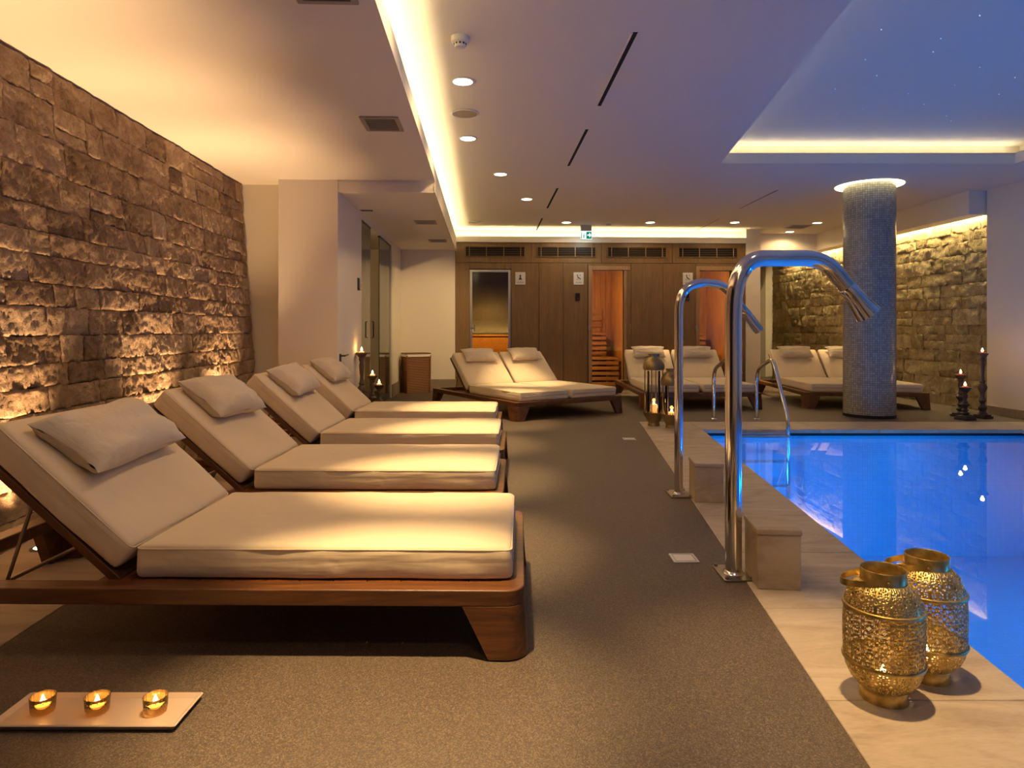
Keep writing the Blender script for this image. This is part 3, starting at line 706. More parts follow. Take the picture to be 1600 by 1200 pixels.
for k in range(10):
    a = 2 * math.pi * k / 10; b_ = obj('slot', MB().box(-.006, .006, -.001, .002, -.05, -.04), M['dark'], sd); b_.location = (.0365 * math.sin(a), -.0365 * math.cos(a), 0); b_.rotation_euler = (0, 0, a)
dup(sd, 'tiny smoke detector beside the exit sign', PZ(951, 347, ZC))
def slot_diff(q0, q1, label, w_=.018):
    a, b = PZ(*q0, ZC), PZ(*q1, ZC); d = (b - a); L = d.length; rz = math.atan2(d.y, d.x)
    t_ = thing('slot_diffuser', label, 'air diffuser', a, rz, 'slot air diffusers in the ceiling')
    obj('dark_slot', MB().box(0, L, -w_ * .7, w_ * .7, -.003, -.0005), M['dark'], t_)
    mbx = MB(); mbx.box(0, L, -w_ - .004, -w_ * .7, -.005, -.0005); mbx.box(0, L, w_ * .7, w_ + .004, -.005, -.0005); obj('edge_trim', mbx, M['ceil'], t_)
slot_diff((936, 165), (993, 50), 'longest dark slot diffuser at the front of the ceiling', .020)
slot_diff((888, 259), (917, 202), 'second dark slot diffuser from the front', .020)
slot_diff((855, 325), (871, 294), 'third dark slot diffuser from the front', .020)
slot_diff((838, 360), (847, 341), 'fourth dark slot diffuser, ending at the back cove', .020)
slot_diff((1155, 326), (1215, 297), 'thin slot diffuser between the shower arch and the pool recess', .012)
slot_diff((1086, 361), (1123, 342), 'thin slot diffuser ending at the right part of the back cove', .012)
def vent(q, z, lx, ly, label, n=7):
    p = PZ(*q, z); t_ = thing('ceiling_vent', label, 'vent', p, 0, 'square ceiling vents')
    o = rrect(-lx, lx, -ly, ly, .004, 1); i = rrect(-lx + .03, lx - .03, -ly + .03, ly - .03, .004, 1)
    mbx = MB(); ring_slab(mbx, o, i, -.010, -.0005); obj('frame', mbx, M['grille'], t_, bevel=.002)
    obj('backing', MB().box(-lx + .025, lx - .025, -ly + .025, ly - .025, -.002, -.0005), M['dark'], t_)
    for k in range(n):
        y = lerp(-ly + .045, ly - .045, k / (n - 1)); obj('slat', MB().box(-lx + .03, lx - .03, y - .006, y + .004, -.008, -.004), M['grille'], t_)
vent((597, 193), ZS, .135, .16, 'square vent in the lowered soffit above the loungers', 9)
vent((505, -14), ZS, .135, .10, 'vent at the upper edge of the photo in the lowered soffit', 7)
vent((665, 347), ZS2 + .02, .135, .13, 'square vent over the passage, nearer one')
vent((684, 376), ZS2 + .02, .135, .13, 'square vent over the passage, farther one')
vent((1246, 354), ZC, .17, .17, 'square vent between two downlights left of the pillar', 7)
p = PZ(573, 331.5, ZS2); nv = thing('slot_vent', 'short black slot vent at the start of the passage soffit', 'vent', (p.x, p.y, ZS2 + .02))
obj('slot', MB().box(-.065, .065, -.03, .03, -.004, 0), M['dark'], nv); obj('frame', MB().box(-.075, .075, -.04, -.032, -.006, 0), M['grille'], nv)

# ------------------------------------------------------------------ wall fittings in the passage
p = PU(561, 446, -1.43)
kp = thing('wall_controller', 'small black and white controller beside the glass panel', 'control panel', p)
obj('screen', MB().box(0, .015, -.10, -.02, -.06, .08), M['black'], kp, bevel=.003); obj('plate', MB().box(0, .012, .0, .10, -.05, .05), M['white'], kp, bevel=.003)
obj('red_mark', MB().box(.012, .015, .055, .085, -.02, .02), M['redwax'], kp)
p = PU(531, 556, -1.43)
hk = thing('towel_hook', 'small dark hook on the passage pier above the fourth lounger', 'hook', p)
obj('plate', MB().box(0, .012, -.02, .02, -.06, .02), M['black'], hk, bevel=.003); obj('bar', MB().tube([(.01, 0, 0), (.05, .0, .0), (.05, .16, .005)], .008, 8), M['black'], hk)
p = PV(616.5, 500, VB); dh = thing('coat_hook', 'small black hook on the far passage wall above the basket', 'hook', (p.x + .02, VB, p.z))
obj('plate', MB().box(-.02, .02, -.01, 0, -.05, .05), M['black'], dh); obj('peg', MB().tube([(0, -.005, .02), (.02, -.05, .02), (.03, -.055, -.07)], .008, 8), M['black'], dh)

# wicker basket
bk = thing('wicker_basket', 'brown lidded wicker laundry basket against the passage wall', 'basket', tuple(PZ(646, 612, 0)), math.radians(-28) )
bp = PZ(650, 612.6, 0); bk.location = (bp.x, bp.y - .02, 0); bk.rotation_euler = (0, 0, math.radians(25))
HB = .62; pts = []
for k in range(33):
    z = HB * k / 32; e = .004 * (1 if k % 2 else -1); tp = 1 - .04 * (1 - z / HB)
    pts.append([(x * tp * (1 + e * 4), y * tp * (1 + e * 4), z) for x, y in rrect(-.20, .20, -.15, .15, .02, 2)])
mb = MB(); mb.grid(pts, True, closed_v=True); obj('woven_body', mb, M['wicker'], bk)
mb = MB(); mb.prism(rrect(-.212, .212, -.162, .162, .02, 2), HB - .02, HB + .022); obj('cloth_liner', mb, M['liner'], bk)
mb = MB(); mb.prism(rrect(-.215, .215, -.165, .165, .02, 2), HB + .023, HB + .040); obj('lid', mb, M['wicker'], bk)
for x in (-.2, .2):
    for y in (-.15, .15): obj('corner_post', MB().tube([(x * .97, y * .97, 0), (x, y, HB)], .014, 8), M['wicker'], bk)

# ------------------------------------------------------------------ sun loungers
def rbox(lx, ly, lz, r, nx, ny, crown, wob=0, seed=0):
    """upholstered rounded block, origin at the centre of its bottom"""
    mbx = MB(); hx, hy, hz2 = lx / 2, ly / 2, lz / 2
    def cs(h_, n): 
        a = [-h_, -h_ + r * .3, -h_ + r]; m_ = [lerp(-h_ + r, h_ - r, k / n) for k in range(1, n)]; return a + m_ + [h_ - r, h_ - r * .3, h_]
    X, Y, Z = cs(hx, nx), cs(hy, ny), cs(hz2, 3)
    def mp(x, y, z):
        q = Vector((max(-hx + r, min(hx - r, x)), max(-hy + r, min(hy - r, y)), max(-hz2 + r, min(hz2 - r, z))))
        d = Vector((x, y, z)) - q
        if d.length > 1e-9: q = q + d.normalized() * r
        fx = 1 - abs(q.x / hx) ** 6; fy = 1 - abs(q.y / hy) ** 6
        if q.z > 0: q.z += crown * fx * fy * (q.z / hz2)
        if wob:
            nn = Vector((q.x * 5 + seed, q.y * 5, q.z * 12)); k = noise.noise(nn) * wob + noise.noise(nn * 2.3) * wob * .5
            if abs(q.y) > hy * .93: q.y += k * 1.0
            if abs(q.x) > hx * .95: q.x += k * .8
            if q.z > hz2 * .6: q.z += k * .4
        return (q.x, q.y, q.z + hz2)
    for s in (-1, 1):
        mbx.grid([[mp(x, y, s * hz2) for y in Y] for x in X]); mbx.grid([[mp(x, s * hy, z) for z in Z] for x in X]); mbx.grid([[mp(s * hx, y, z) for z in Z] for y in Y])
    return mbx
ANG = math.radians(42); ZR0, ZR1 = .165, .217
def lounger(L, Wd, mats, label, fl=1.254, bl=.62):
    t_ = thing('sun_lounger' if len(mats) == 1 else 'double_sun_lounger', label, 'sun lounger', (0, 0, 0))
    hx, hy = L / 2, Wd / 2; fx = hx - .04
    xh = fx - fl                                  # crease of the mattress
    o = rrect(-hx, hx, -hy, hy, .06, 6); i = rrect(-hx + .075, hx - .075, -hy + .075, hy - .075, .02, 6)
    mbx = MB(); ring_slab(mbx, o, i, ZR0, ZR1); obj('frame', mbx, M['wood'], t_, bevel=.004)
    n = 12; x0 = xh - .12; x1 = hx - .07
    for k in range(n):
        a = lerp(x0, x1, k / n); b_ = lerp(x0, x1, (k + 1) / n) - .0025
        obj('slat', MB().box(a, b_, -hy + .07, hy - .07, ZR1 - .025, ZR1 - .002), M['wood_y'], t_)
    for sx in (-1, 1):                            # corner legs wrap the rounded corners
        for sy in (-1, 1):
            A, B, r, th_ = .20, .19, .06, .05; N = 8
            def path(la, lb, flare, inset):
                pts_ = []; rr = r - inset
                cx_, cy_ = hx - r, hy - r
                pts_.append((hx - la, hy - inset + flare)); pts_.append((cx_ - .0, hy - inset + flare))
                for k in range(1, N):
                    a = math.pi / 2 * (1 - k / N); pts_.append((cx_ + rr * math.cos(a) + flare * math.cos(a), cy_ + rr * math.sin(a) + flare * math.sin(a)))
                pts_.append((hx - inset + flare, cy_)); pts_.append((hx - inset + flare, hy - lb)); return pts_
            to, ti = path(A, B, 0, 0), path(A, B, 0, th_); bo, bi = path(.115, .11, .012, 0), path(.115, .11, .012, th_)
            R = [[(x * sx, y * sy, ZR0 + .001) for x, y in to], [(x * sx, y * sy, 0) for x, y in bo], [(x * sx, y * sy, 0) for x, y in bi], [(x * sx, y * sy, ZR0 + .001) for x, y in ti]]
            mbx = MB(); mbx.grid(R, False, closed_u=True)
            e0 = [R[k][0] for k in range(4)]; e1 = [R[k][-1] for k in range(4)]; mbx.add(e0, [(0, 1, 2, 3)]); mbx.add(e1, [(3, 2, 1, 0)])
            obj('leg', mbx, M['wood'], t_, bevel=.002, angle=35)
    T = .112
    for cy_, mw in mats:
        mx = rbox(fl, mw, T, .022, 16, 8, .006, .006, cy_ * 7 + L); c_ = obj('seat_cushion', mx, M['fabric'], t_, angle=180); c_.location = (fx - fl / 2, cy_, ZR1)
        obj('piping', MB().tube([(p_[0], p_[1], T - .012) for p_ in rrect(-fl / 2 + .002, fl / 2 - .002, -mw / 2 + .002, mw / 2 - .002, .022, 4)] + [(fl / 2 - .002, mw / 2 - .024, T - .012)], .0028, 6), M['fabric'], c_)
        obj('zip', MB().tube([(fl / 2 + .001, -mw / 2 + .03, T * .52), (fl / 2 + .003, 0, T * .52), (fl / 2 + .001, mw / 2 - .03, T * .52)], .004, 5), M['zip'], c_)
        bk_ = obj('back_cushion', rbox(bl, mw, T, .022, 10, 8, .006, .006, cy_ * 3 + 2 + L), M['fabric'], t_, angle=180)
        d = Vector((-math.cos(ANG), 0, math.sin(ANG))); nn = Vector((math.sin(ANG), 0, math.cos(ANG))); T0 = Vector((xh, cy_, ZR1 + T - .004))
        c0 = T0 + d * (bl / 2) - nn * T
        rot = Matrix((( -d.x, 0, nn.x), (0, 1, 0), (-d.z, 0, nn.z))).to_4x4()
        bk_.matrix_local = Matrix.Translation(c0) @ rot
        obj('piping', MB().tube([(p_[0], p_[1], T - .012) for p_ in rrect(-bl / 2 + .002, bl / 2 - .002, -mw / 2 + .002, mw / 2 - .002, .022, 4)] + [(bl / 2 - .002, mw / 2 - .024, T - .012)], .0028, 6), M['fabric'], bk_)
        pn = obj('backrest_board', MB().box(-bl / 2 - .015, bl / 2 + .035, -mw / 2 + .005, mw / 2 - .005, -.030, -.002), M['wood'], t_, bevel=.003)
        pn.matrix_local = Matrix.Translation(c0) @ rot
        # prop rod: a bail from the board down into the frame
        q = T0 - nn * (T + .03) + d * .36; q0 = Vector((xh - .45, cy_, ZR1 - .02)); y_ = mw / 2 - .03
        obj('prop_rod', MB().tube([(q.x, cy_ - y_, q.z), (q0.x, cy_ - y_, q0.z), (q0.x, cy_ + y_, q0.z), (q.x, cy_ + y_, q.z)], .007, 8, cap=True), M['rod'], t_)
    t_['geo'] = (xh, fx)
    return t_
def pillow_mesh(a, b, T, seed):
    N, K = 26, 18; mbx = MB(); rd = random.Random(seed)
    for s in (1, -1):
        pts_ = []
        for i in range(N + 1):
            row = []
            for j in range(K + 1):
                x = -1 + 2 * i / N; y = -1 + 2 * j / K
                x = math.sin(x * math.pi / 2) * .55 + x * .45; y = math.sin(y * math.pi / 2) * .55 + y * .45
                tt = max(0, (1 - x ** 4) * (1 - y ** 4)) ** .62
                sx = 1 - .09 * (1 - y * y) * abs(x) ** 3 ; sy = 1 - .10 * (1 - x * x) * abs(y) ** 3
                q = Vector((x * 1.6 + seed, y * 1.6, s * .5)); wr = noise.noise(q * 1.3) * .22 + noise.noise(q * 3.5) * .09
                z = s * T * tt * (1 + wr) + .008 * noise.noise(q * 2)
                row.append((x * a * sx, y * b * sy, z))
            pts_.append(row)
        mbx.grid(pts_)
    return mbx
PM = [pillow_mesh(.145, .315, .076, 2.0), pillow_mesh(.150, .29, .072, 8.0), pillow_mesh(.118, .26, .055, 13.0)]
def pillow(t_, kind, cy_, label, s=.47, tilt=0, T=.112, turn=0):
    xh = t_['geo'][0]; d = Vector((-math.cos(ANG), 0, math.sin(ANG))); nn = Vector((math.sin(ANG), 0, math.cos(ANG)))
    c0 = Vector((xh, cy_, ZR1 + T)) + d * s + nn * .050
    rot = Matrix(((-d.x, 0, nn.x), (0, 1, 0), (-d.z, 0, nn.z))).to_4x4() @ Matrix.Rotation(turn, 4, 'Z') @ Matrix.Rotation(tilt, 4, 'Y')
    o = obj('pillow', PM[kind], M['pillow'], None, angle=180)
    mw = Matrix.Translation(t_.location) @ Matrix.Rotation(t_.rotation_euler.z, 4, 'Z') @ Matrix.Translation(c0) @ rot
    o.matrix_world = mw
    tag(o, label, 'pillow', 'pillows on the loungers'); return o

SL, SW = 2.14, .94
single = lounger(SL, SW, [(-.02, .74)], 'nearest wooden lounger with cream mattress, in front of the candle tray')
rzs = -math.radians(.7) - TH
def place_single(t_, Xf, Dn):            # foot-end near corner of the frame at (Xf, Dn)
    c_ = W(Xf, Dn); r = Matrix.Rotation(rzs, 2); q = r @ Vector((-SL / 2, SW / 2)); t_.location = (c_.x + q.x, c_.y + q.y, .004); t_.rotation_euler = (0, 0, rzs)
place_single(single, .040, 2.10)
S = [single]
for lb, X, D in (('second wooden lounger from the front of the left row', -.045, 3.32), ('third wooden lounger from the front of the left row', -.055, 4.54), ('farthest of the four single loungers, beside the candle stands', -.11, 5.78)):
    c_ = copy_tree(single); c_['label'] = lb; place_single(c_, X, D); S.append(c_)
for o in S: o['group'] = 'single loungers in a row along the stone wall'
bpy.context.view_layer.update()
pillow(S[0], 0, -.03, 'large crumpled greige pillow on the nearest lounger', .425, -.12, turn=.04)
pillow(S[1], 1, -.03, 'greige pillow on the second lounger of the left row', .455, -.08, turn=-.05)
pillow(S[2], 1, -.0, 'greige pillow on the third lounger of the left row', .455, -.08, turn=.03)
pillow(S[3], 1, .0, 'greige pillow on the fourth lounger of the left row', .455, -.08, turn=-.03)

DL, DW = 2.28, 1.6
dbl = lounger(DL, DW, [(-.37, .70), (.37, .70)], 'double lounger standing at an angle in front of the steam room door')
def place_double(t_, corner, rz):        # corner: foot-end corner at local (+L/2, -W/2)
    q = Matrix.Rotation(rz, 2) @ Vector((-DL / 2, DW / 2)); t_.location = (corner.x + q.x, corner.y + q.y, 0); t_.rotation_euler = (0, 0, rz)
# A: foot edge runs (1.25,.77) from the near corner; local +y along it
rzA = math.atan2(.77, 1.25) - math.pi / 2 - TH
place_double(dbl, W(.045, 7.52), rzA)
B = copy_tree(dbl); B['label'] = 'double lounger in front of the sauna doors, behind the showers'; place_double(B, W(1.70, 8.70), -math.pi / 2 - TH)
C_ = copy_tree(dbl); C_['label'] = 'double lounger behind the mosaic pillar'; place_double(C_, W(3.90, 8.78), -math.pi / 2 - TH - math.radians(4))
for o in (dbl, B, C_): o['group'] = 'double loungers by the back wall'
bpy.context.view_layer.update()
for o, a, b in ((dbl, 'on the left half of the angled double lounger', 'on the right half of the angled double lounger'), (B, 'on the left half of the double lounger before the saunas', 'on the right half of the double lounger before the saunas'), (C_, 'on the left half of the double lounger at the stone wall', 'on the double lounger, mostly hidden by the pillar')):
    pillow(o, 2, -.37, 'small pale pillow ' + a, .50, 0); pillow(o, 2, .37, 'small pale pillow ' + b, .50, 0)

# ------------------------------------------------------------------ candles
def flame_mb(h=.022, r=.006): return MB().lathe([(.0001, 0), (r * .8, h * .12), (r, h * .3), (r * .75, h * .55), (r * .3, h * .82), (.0001, h)], 12)
def candle(loc, r, h, label, e=.5, group=None, fs=1.0, wax='wax', name='candle', sc=.01):
    t_ = thing(name, label, 'candle', loc, 0, group)
    obj('wax_body', MB().lathe([(.0001, 0), (r, 0), (r, h), (r * .8, h + .001), (r * .7, h - .003), (.0001, h - .004)], 20), M[wax], t_)
    obj('wick', MB().tube([(0, 0, h - .004), (.001, 0, h + .006 * fs)], .0008, 5), M['black'], t_)
    f = obj('flame', flame_mb(.026 * fs, .0065 * fs), M['flame'], t_); f.location = (0, 0, h + .003)
    light('POINT', 'candle_glow', e, C_FLAME, t_, (0, 0, h + .022 * fs), shadow_soft_size=sc)
    return t_
# tray on the floor
tr0 = W(-1.125, 1.805); tray = thing('candle_tray', 'pale rectangular tray with slanted rim on the floor, carrying three candles', 'tray', (tr0.x, tr0.y, 0), -TH)
hx, hy = .247, .082; N1 = 3
def rr4(k, r=.006): return rrect(-hx - k, hx + k, -hy - k, hy + k, r, 2)
mb = MB(); R = [[(p_[0], p_[1], z) for p_ in rr4(k)] for k, z in ((-.012, .0), (.000, .016), (-.004, .018), (-.016, .008))]
mb.grid(R, False, closed_v=True); mb.prism(rr4(-.0165), .003, .008); mb.prism(rr4(-.013), 0, .003)
obj('tray_body', mb, M['tray'], tray)
for k, (px, lb) in enumerate(((67, 'leftmost'), (152, 'middle'), (243, 'rightmost'))):
    p = PD(px, 0, 1.805); loc = (p.x, p.y, .0082)
    hd = thing('candle_holder', f'ribbed amber glass votive, the {lb} one on the tray', 'candle holder', loc, 0, 'ribbed glass votives on the tray')
    NR = 48; prof = [(.026, .0), (.028, .002), (.0295, .02), (.031, .042), (.0315, .044), (.030, .044), (.0285, .03), (.027, .006), (.0001, .005)]
    pts_ = [[((r + (.0011 * math.cos(a * 16 * 2 * math.pi / NR) if i_ < 6 else 0)) * math.cos(2 * math.pi * a / NR), (r + (.0011 * math.cos(a * 16 * 2 * math.pi / NR) if i_ < 6 else 0)) * math.sin(2 * math.pi * a / NR), z) for i_, (r, z) in enumerate(prof)] for a in range(NR)]
    obj('ribbed_glass', MB().grid(pts_, True, closed_u=True), M['amber_glass'], hd, angle=180)
    candle((loc[0], loc[1], .0145), .020, .014, f'white tealight burning in the {lb} votive', .09, 'tealights on the tray', .95, name='tealight')

# carved candlesticks
def stick(loc, H_, label, mt, group, wide=1.0, ec=.8, side_='') :
    t_ = thing('candlestick', label, 'candlestick', (loc[0], loc[1], 0), .3, group)
    mbx = MB(); mbx.prism(rrect(-.085 * wide, .085 * wide, -.085 * wide, .085 * wide, .012, 2), 0, .03); mbx.prism(rrect(-.07 * wide, .07 * wide, -.07 * wide, .07 * wide, .012, 2), .03, .045); obj('foot', mbx, M[mt], t_)
    s_ = (H_ - .06)
    pr = [(.062, .045), (.050, .07), (.034, .10), (.046, .13), (.050, .16), (.036, .19), (.026, .22), (.034, .25), (.040, .27), (.028, .31), (.022, .34), (.030, .40), (.050, .46), (.052, .49), (.038, .53), (.026, .55), (.034, .57), (.024, .60), (.018, .68), (.026, .74), (.030, .84), (.022, .88), (.034, .92), (.03, .95)]
    pr = [(r * wide, .045 + (s_ - .045) * (z - .045) / (.95 - .045)) for r, z in pr]
    obj('carved_stem', MB().lathe(pr, 20), M[mt], t_)
    obj('drip_pan', MB().lathe([(.025, s_ - .005), (.045 * wide, s_ + .015), (.066 * wide, s_ + .045), (.066 * wide, s_ + .055), (.055 * wide, s_ + .05), (.0001, s_ + .045)], 24), M[mt], t_)
    return t_, s_ + .046
for trio in (
    [((565, 7.35), .80, 'tallest brown candlestick beside the glass panel', 'burning candle on the tallest left stand'), ((582, 7.85), .51, 'medium brown candlestick in the left group of three', 'burning candle on the medium left stand'), ((592.5, 8.05), .385, 'shortest brown candlestick in the left group of three', 'burning candle on the shortest left stand')],
    [((1535, 7.84), .775, 'tallest dark candlestick in the right corner', 'burning candle on the tallest right stand'), ((1501, 7.98), .51, 'medium dark candlestick in the right group of three, the rear one', 'burning candle on the medium right stand'), ((1508, 7.70), .385, 'shortest dark candlestick in the right group of three, the front one', 'burning candle on the shortest right stand')]):
    lf = trio[0][0][0] < 800
    for (px, D), H_, l1, l2 in trio:
        p = PD(px, 0, D); _, zt_ = stick((p.x, p.y), H_, l1, 'brown_stick' if lf else 'bronze', 'carved candlesticks, left group' if lf else 'carved candlesticks, right group', .95)
        candle((p.x, p.y, zt_), .030, .022, l2, .8, 'candles on the carved candlesticks', 1.9, 'redwax' if not lf else 'wax', sc=.02)

# tall open lanterns at the far coping corner
def cage(loc, H_, label, rz):
    t_ = thing('open_lantern', label, 'lantern', (loc[0], loc[1], 0.003), rz, 'tall open lanterns at the pool corner')
    b = .15
    obj('bowl', MB().lathe([(.0001, 0), (.066, 0), (.064, .012), (.060, .035), (.082, .07), (.108, .115), (.112, b), (.106, b), (.10, .115), (.06, .05), (.0001, .045)], 32), M['olive'], t_)
    hb, ht = H_ - .175, H_ - .035
    obj('hood', MB().lathe([(.112, hb), (.118, hb + .03), (.112, hb + .07), (.090, hb + .11), (.062, hb + .135), (.058, H_ - .03), (.062, H_ - .01), (.064, H_), (.056, H_), (.052, hb + .13), (.08, hb + .10), (.105, hb + .06), (.108, hb)], 36), M['olive'], t_)
    for k in range(4):
        a = math.pi / 4 + k * math.pi / 2; obj('rod', MB().tube([(.098 * math.cos(a), .098 * math.sin(a), b - .03), (.098 * math.cos(a), .098 * math.sin(a), hb + .01)], .006, 8), M['olive'], t_)
    mbx = MB()
    for k in range(26):
        a = 2 * math.pi * k / 26; mbx.tube([(.108 * math.cos(a), .108 * math.sin(a), b - .01), (.108 * math.cos(a), .108 * math.sin(a), b + .012)], .004, 5)
    obj('beaded_rim', mbx, M['olive'], t_)
    gt = b + (hb - b) * .97
    obj('glass_chimney', MB().lathe([(.070, b - .04), (.070, gt), (.067, gt), (.067, b - .04)], 36), M['glass'], t_)
    obj('handle', MB().tube([(-.062, 0, H_ - .02)] + [(-.062 - .03 * math.sin(k / 8 * math.pi) - .02, .062 * math.cos(k / 8 * math.pi) * 1.0, H_ - .045 - .02 * math.sin(k / 8 * math.pi)) for k in range(9)], .004, 6), M['olive'], t_)
    return t_
p = PD(1021.5, 0, 7.22); cage((p.x, p.y), .783, 'taller open brass lantern with glass chimney at the pool corner', .3)
candle((p.x, p.y, .05), .035, .185, 'candle burning inside the taller open lantern', .6, 'candles in the open lanterns', 1.5, sc=.02)
p = PD(1049.5, 0, 7.06); cage((p.x, p.y), .63, 'shorter open brass lantern partly behind the far shower post', .9)
candle((p.x, p.y, .05), .035, .12, 'candle burning inside the shorter open lantern', .6, 'candles in the open lanterns', 1.5, sc=.02)

# ------------------------------------------------------------------ gold filigree lanterns
GOLD_PROF = [(.058, .036), (.072, .042), (.088, .062), (.098, .085), (.103, .108), (.104, .14), (.105, .185), (.104, .23), (.1025, .262), (.097, .288), (.086, .311), (.070, .328), (.058, .335)]
def prof_at(z):
    for (r0, z0), (r1, z1) in zip(GOLD_PROF[:-1], GOLD_PROF[1:]):
        if z <= z1: return lerp(r0, r1, (z - z0) / (z1 - z0))
    return GOLD_PROF[-1][0]
def filigree():
    NA = 288; secs = []
    def sec(z0, z1, rows, cells, fn, nz):
        mbx = MB(); vs_ = []; fs_ = []
        for j in range(nz + 1):
            z = lerp(z0, z1, j / nz); r = prof_at(z)
            for i in range(NA): a = 2 * math.pi * i / NA; vs_.append((r * math.cos(a), r * math.sin(a), z))
        for j in range(nz):
            for i in range(NA):
                cx = (i + .5) / NA * cells; cy = (j + .5) / nz * rows
                x = (cx % 1) * 2 - 1; y = (cy % 1) * 2 - 1
                if not fn(x, y, math.hypot(x, y), math.atan2(y, x)) or j in (0, nz - 1):
                    fs_.append((j * NA + i, j * NA + (i + 1) % NA, (j + 1) * NA + (i + 1) % NA, (j + 1) * NA + i))
        mbx.add(vs_, fs_, True); return mbx
    mid = lambda x, y, r, a: (.24 < r < .74 and abs(math.sin(3 * a)) > .34) or (r > 1.08) or (.80 < r < 1.0 and abs(math.sin(4 * a)) > .80)
    top = lambda x, y, r, a: (.62 < r < .84 and abs(math.sin(5 * a)) > .72) or r > 1.22 or (.28 < r < .42 and abs(math.sin(3 * a)) > .8)
    return [sec(.112, .262, 4, 18, mid, 60), sec(.262, .334, 2, 16, top, 30), sec(.036, .112, 2, 16, top, 30)]
fil = filigree()
def gold_lantern(loc, label, rz):
    t_ = thing('filigree_lantern', label, 'lantern', (loc[0], loc[1], .003), rz, 'pair of gold filigree lanterns')
    for mbx, nm in zip(fil, ('filigree_side', 'filigree_shoulder', 'filigree_bottom')):
        o = obj(nm, mbx, M['gold'], t_, angle=180); sm = o.modifiers.new('solid', 'SOLIDIFY'); sm.thickness = .0012; sm.offset = -1
    obj('foot_ring', MB().lathe([(.0001, .004), (.054, .004), (.056, 0), (.062, 0), (.062, .034), (.060, .038), (.0001, .040)], 40), M['gold'], t_)
    for z in (.112, .262): 
        r = prof_at(z); obj('band', MB().lathe([(r - .002, z - .006), (r + .0035, z - .004), (r + .0045, z), (r + .0035, z + .004), (r - .002, z + .006)], 56), M['gold'], t_)
    obj('collar', MB().lathe([(.057, .330), (.059, .332), (.0595, .366), (.058, .368), (.0565, .366), (.055, .331)], 48), M['gold'], t_)
    # strap handle fallen to one side
    pts_ = []; n = 22
    for k in range(n + 1):
        a = math.pi * k / n; x = -.110 * math.sin(a); y = .0625 * math.cos(a); z = .345 - .022 * math.sin(a)
        s = math.sin(a); pts_.append([(x - .001, y, z - .009), (x - .001, y, z + .009), (x + .001 , y * .98, z + .009), (x + .001, y * .98, z - .009)])
    mbx = MB(); mbx.grid(pts_, True, closed_v=True); obj('handle', mbx, M['gold'], t_)
    for s in (-1, 1): obj('rivet', MB().lathe([(.0001, .004), (.003, .003), (.004, 0)], 10), M['gold'], t_).matrix_local = Matrix.Translation((0, s * .0635, .345)) @ Matrix.Rotation(-s * math.pi / 2, 4, 'X')
    return t_
pA = W((1380 - 800) * 1.885 / F, 1.885); pB = W((1448 - 800) * 2.0 / F, 2.0)
gold_lantern(pA, 'gold filigree lantern standing in front of its twin', math.radians(-20)); gold_lantern(pB, 'gold filigree lantern standing behind and right of its twin', math.radians(-30))
for p, lb in ((pA, 'tealight burning inside the front gold lantern'), (pB, 'tealight burning inside the rear gold lantern')):
    candle((p.x, p.y, .045), .030, .022, lb, .10, 'tealights in the gold lanterns', 1.1, name='tealight', sc=.008)

# ------------------------------------------------------------------ shower spouts
def arcs(ctrl, D, n=10):
    """poly-line in the (px,py) of the photo at depth D with circular-ish filleting"""
    P = [PD(x, y, D) for x, y, *_ in ctrl]; out = [P[0]]
    for i in range(1, len(P) - 1):
        f = ctrl[i][2]; a = P[i] + (P[i - 1] - P[i]) * f[0]; b = P[i] + (P[i + 1] - P[i]) * f[1]
        for k in range(n + 1):
            t_ = k / n; out.append(a * (1 - t_) ** 2 + P[i] * 2 * t_ * (1 - t_) + b * t_ ** 2)
    out.append(P[-1]); return out
def shower(base, D, ctrl, r, head, label):
    b = W(*base); t_ = thing('shower_spout', label, 'shower', b, -TH, 'pair of steel shower spouts by the pool')
    inv = (Matrix.Translation(b) @ Matrix.Rotation(-TH, 4, 'Z')).inverted()
    path = [inv @ p for p in arcs(ctrl, D, 12)]; path[0].z = .008
    obj('pipe', MB().tube(path, r, 28, cap=True), M['chrome'], t_, angle=60)
    e = path[-1]; d = (path[-1] - path[-2]).normalized()
    L, r1 = head; ps = [e - d * .045, e - d * .04, e - d * .0, e + d * (L * .5), e + d * L, e + d * (L - .012)]
    obj('spray_head', MB().tube(ps, [r + .0008, r + .003, r + .003, lerp(r, r1, .5), r1, r1 * .9], 28), M['chrome'], t_, angle=60)
    for k in range(8):
        a = 2 * math.pi * k / 8; sd_ = d.cross(Vector((0, 1, 0))).normalized(); up = d.cross(sd_)
        q0 = e + (sd_ * math.cos(a) + up * math.sin(a)) * (r + .003); q1 = e + d * (L - .004) + (sd_ * math.cos(a) + up * math.sin(a)) * (r1 + .0005)
        obj('flute', MB().tube([q0, q1], .0022, 6), M['chrome'], t_)
    pl = .066; pw = .092
    obj('base_plate', MB().prism(rrect(-pl, pl, -pw, pw, .008, 3), 0, .009), M['plate'], t_, bevel=.002)
    obj('weld_collar', MB().lathe([(r + .012, .009), (r + .008, .014), (r, .02)], 28), M['chrome'], t_)
    for sx in (-1, 1):
        for sy in (-1, 1): obj('bolt', MB().lathe([(.0001, .019), (.006, .018), (.008, .014), (.009, .009)], 8, (sx * (pl - .014), sy * (pw - .014), 0)), M['plate'], t_)
D_1 = 2.84; D_2 = 4.21
shower((346 * D_1 / F, D_1), D_1, [(1146, 893), (1146, 403.5, (.18, .9)), (1243, 403.5, (.32, .9)) if False else (1200, 403.5, (.0, .0)), (1288, 403.5, (.35, .42)), (1333, 461)], .0350, (.105, .054), 'tall steel shower spout nearest the viewer, arching towards the pool')
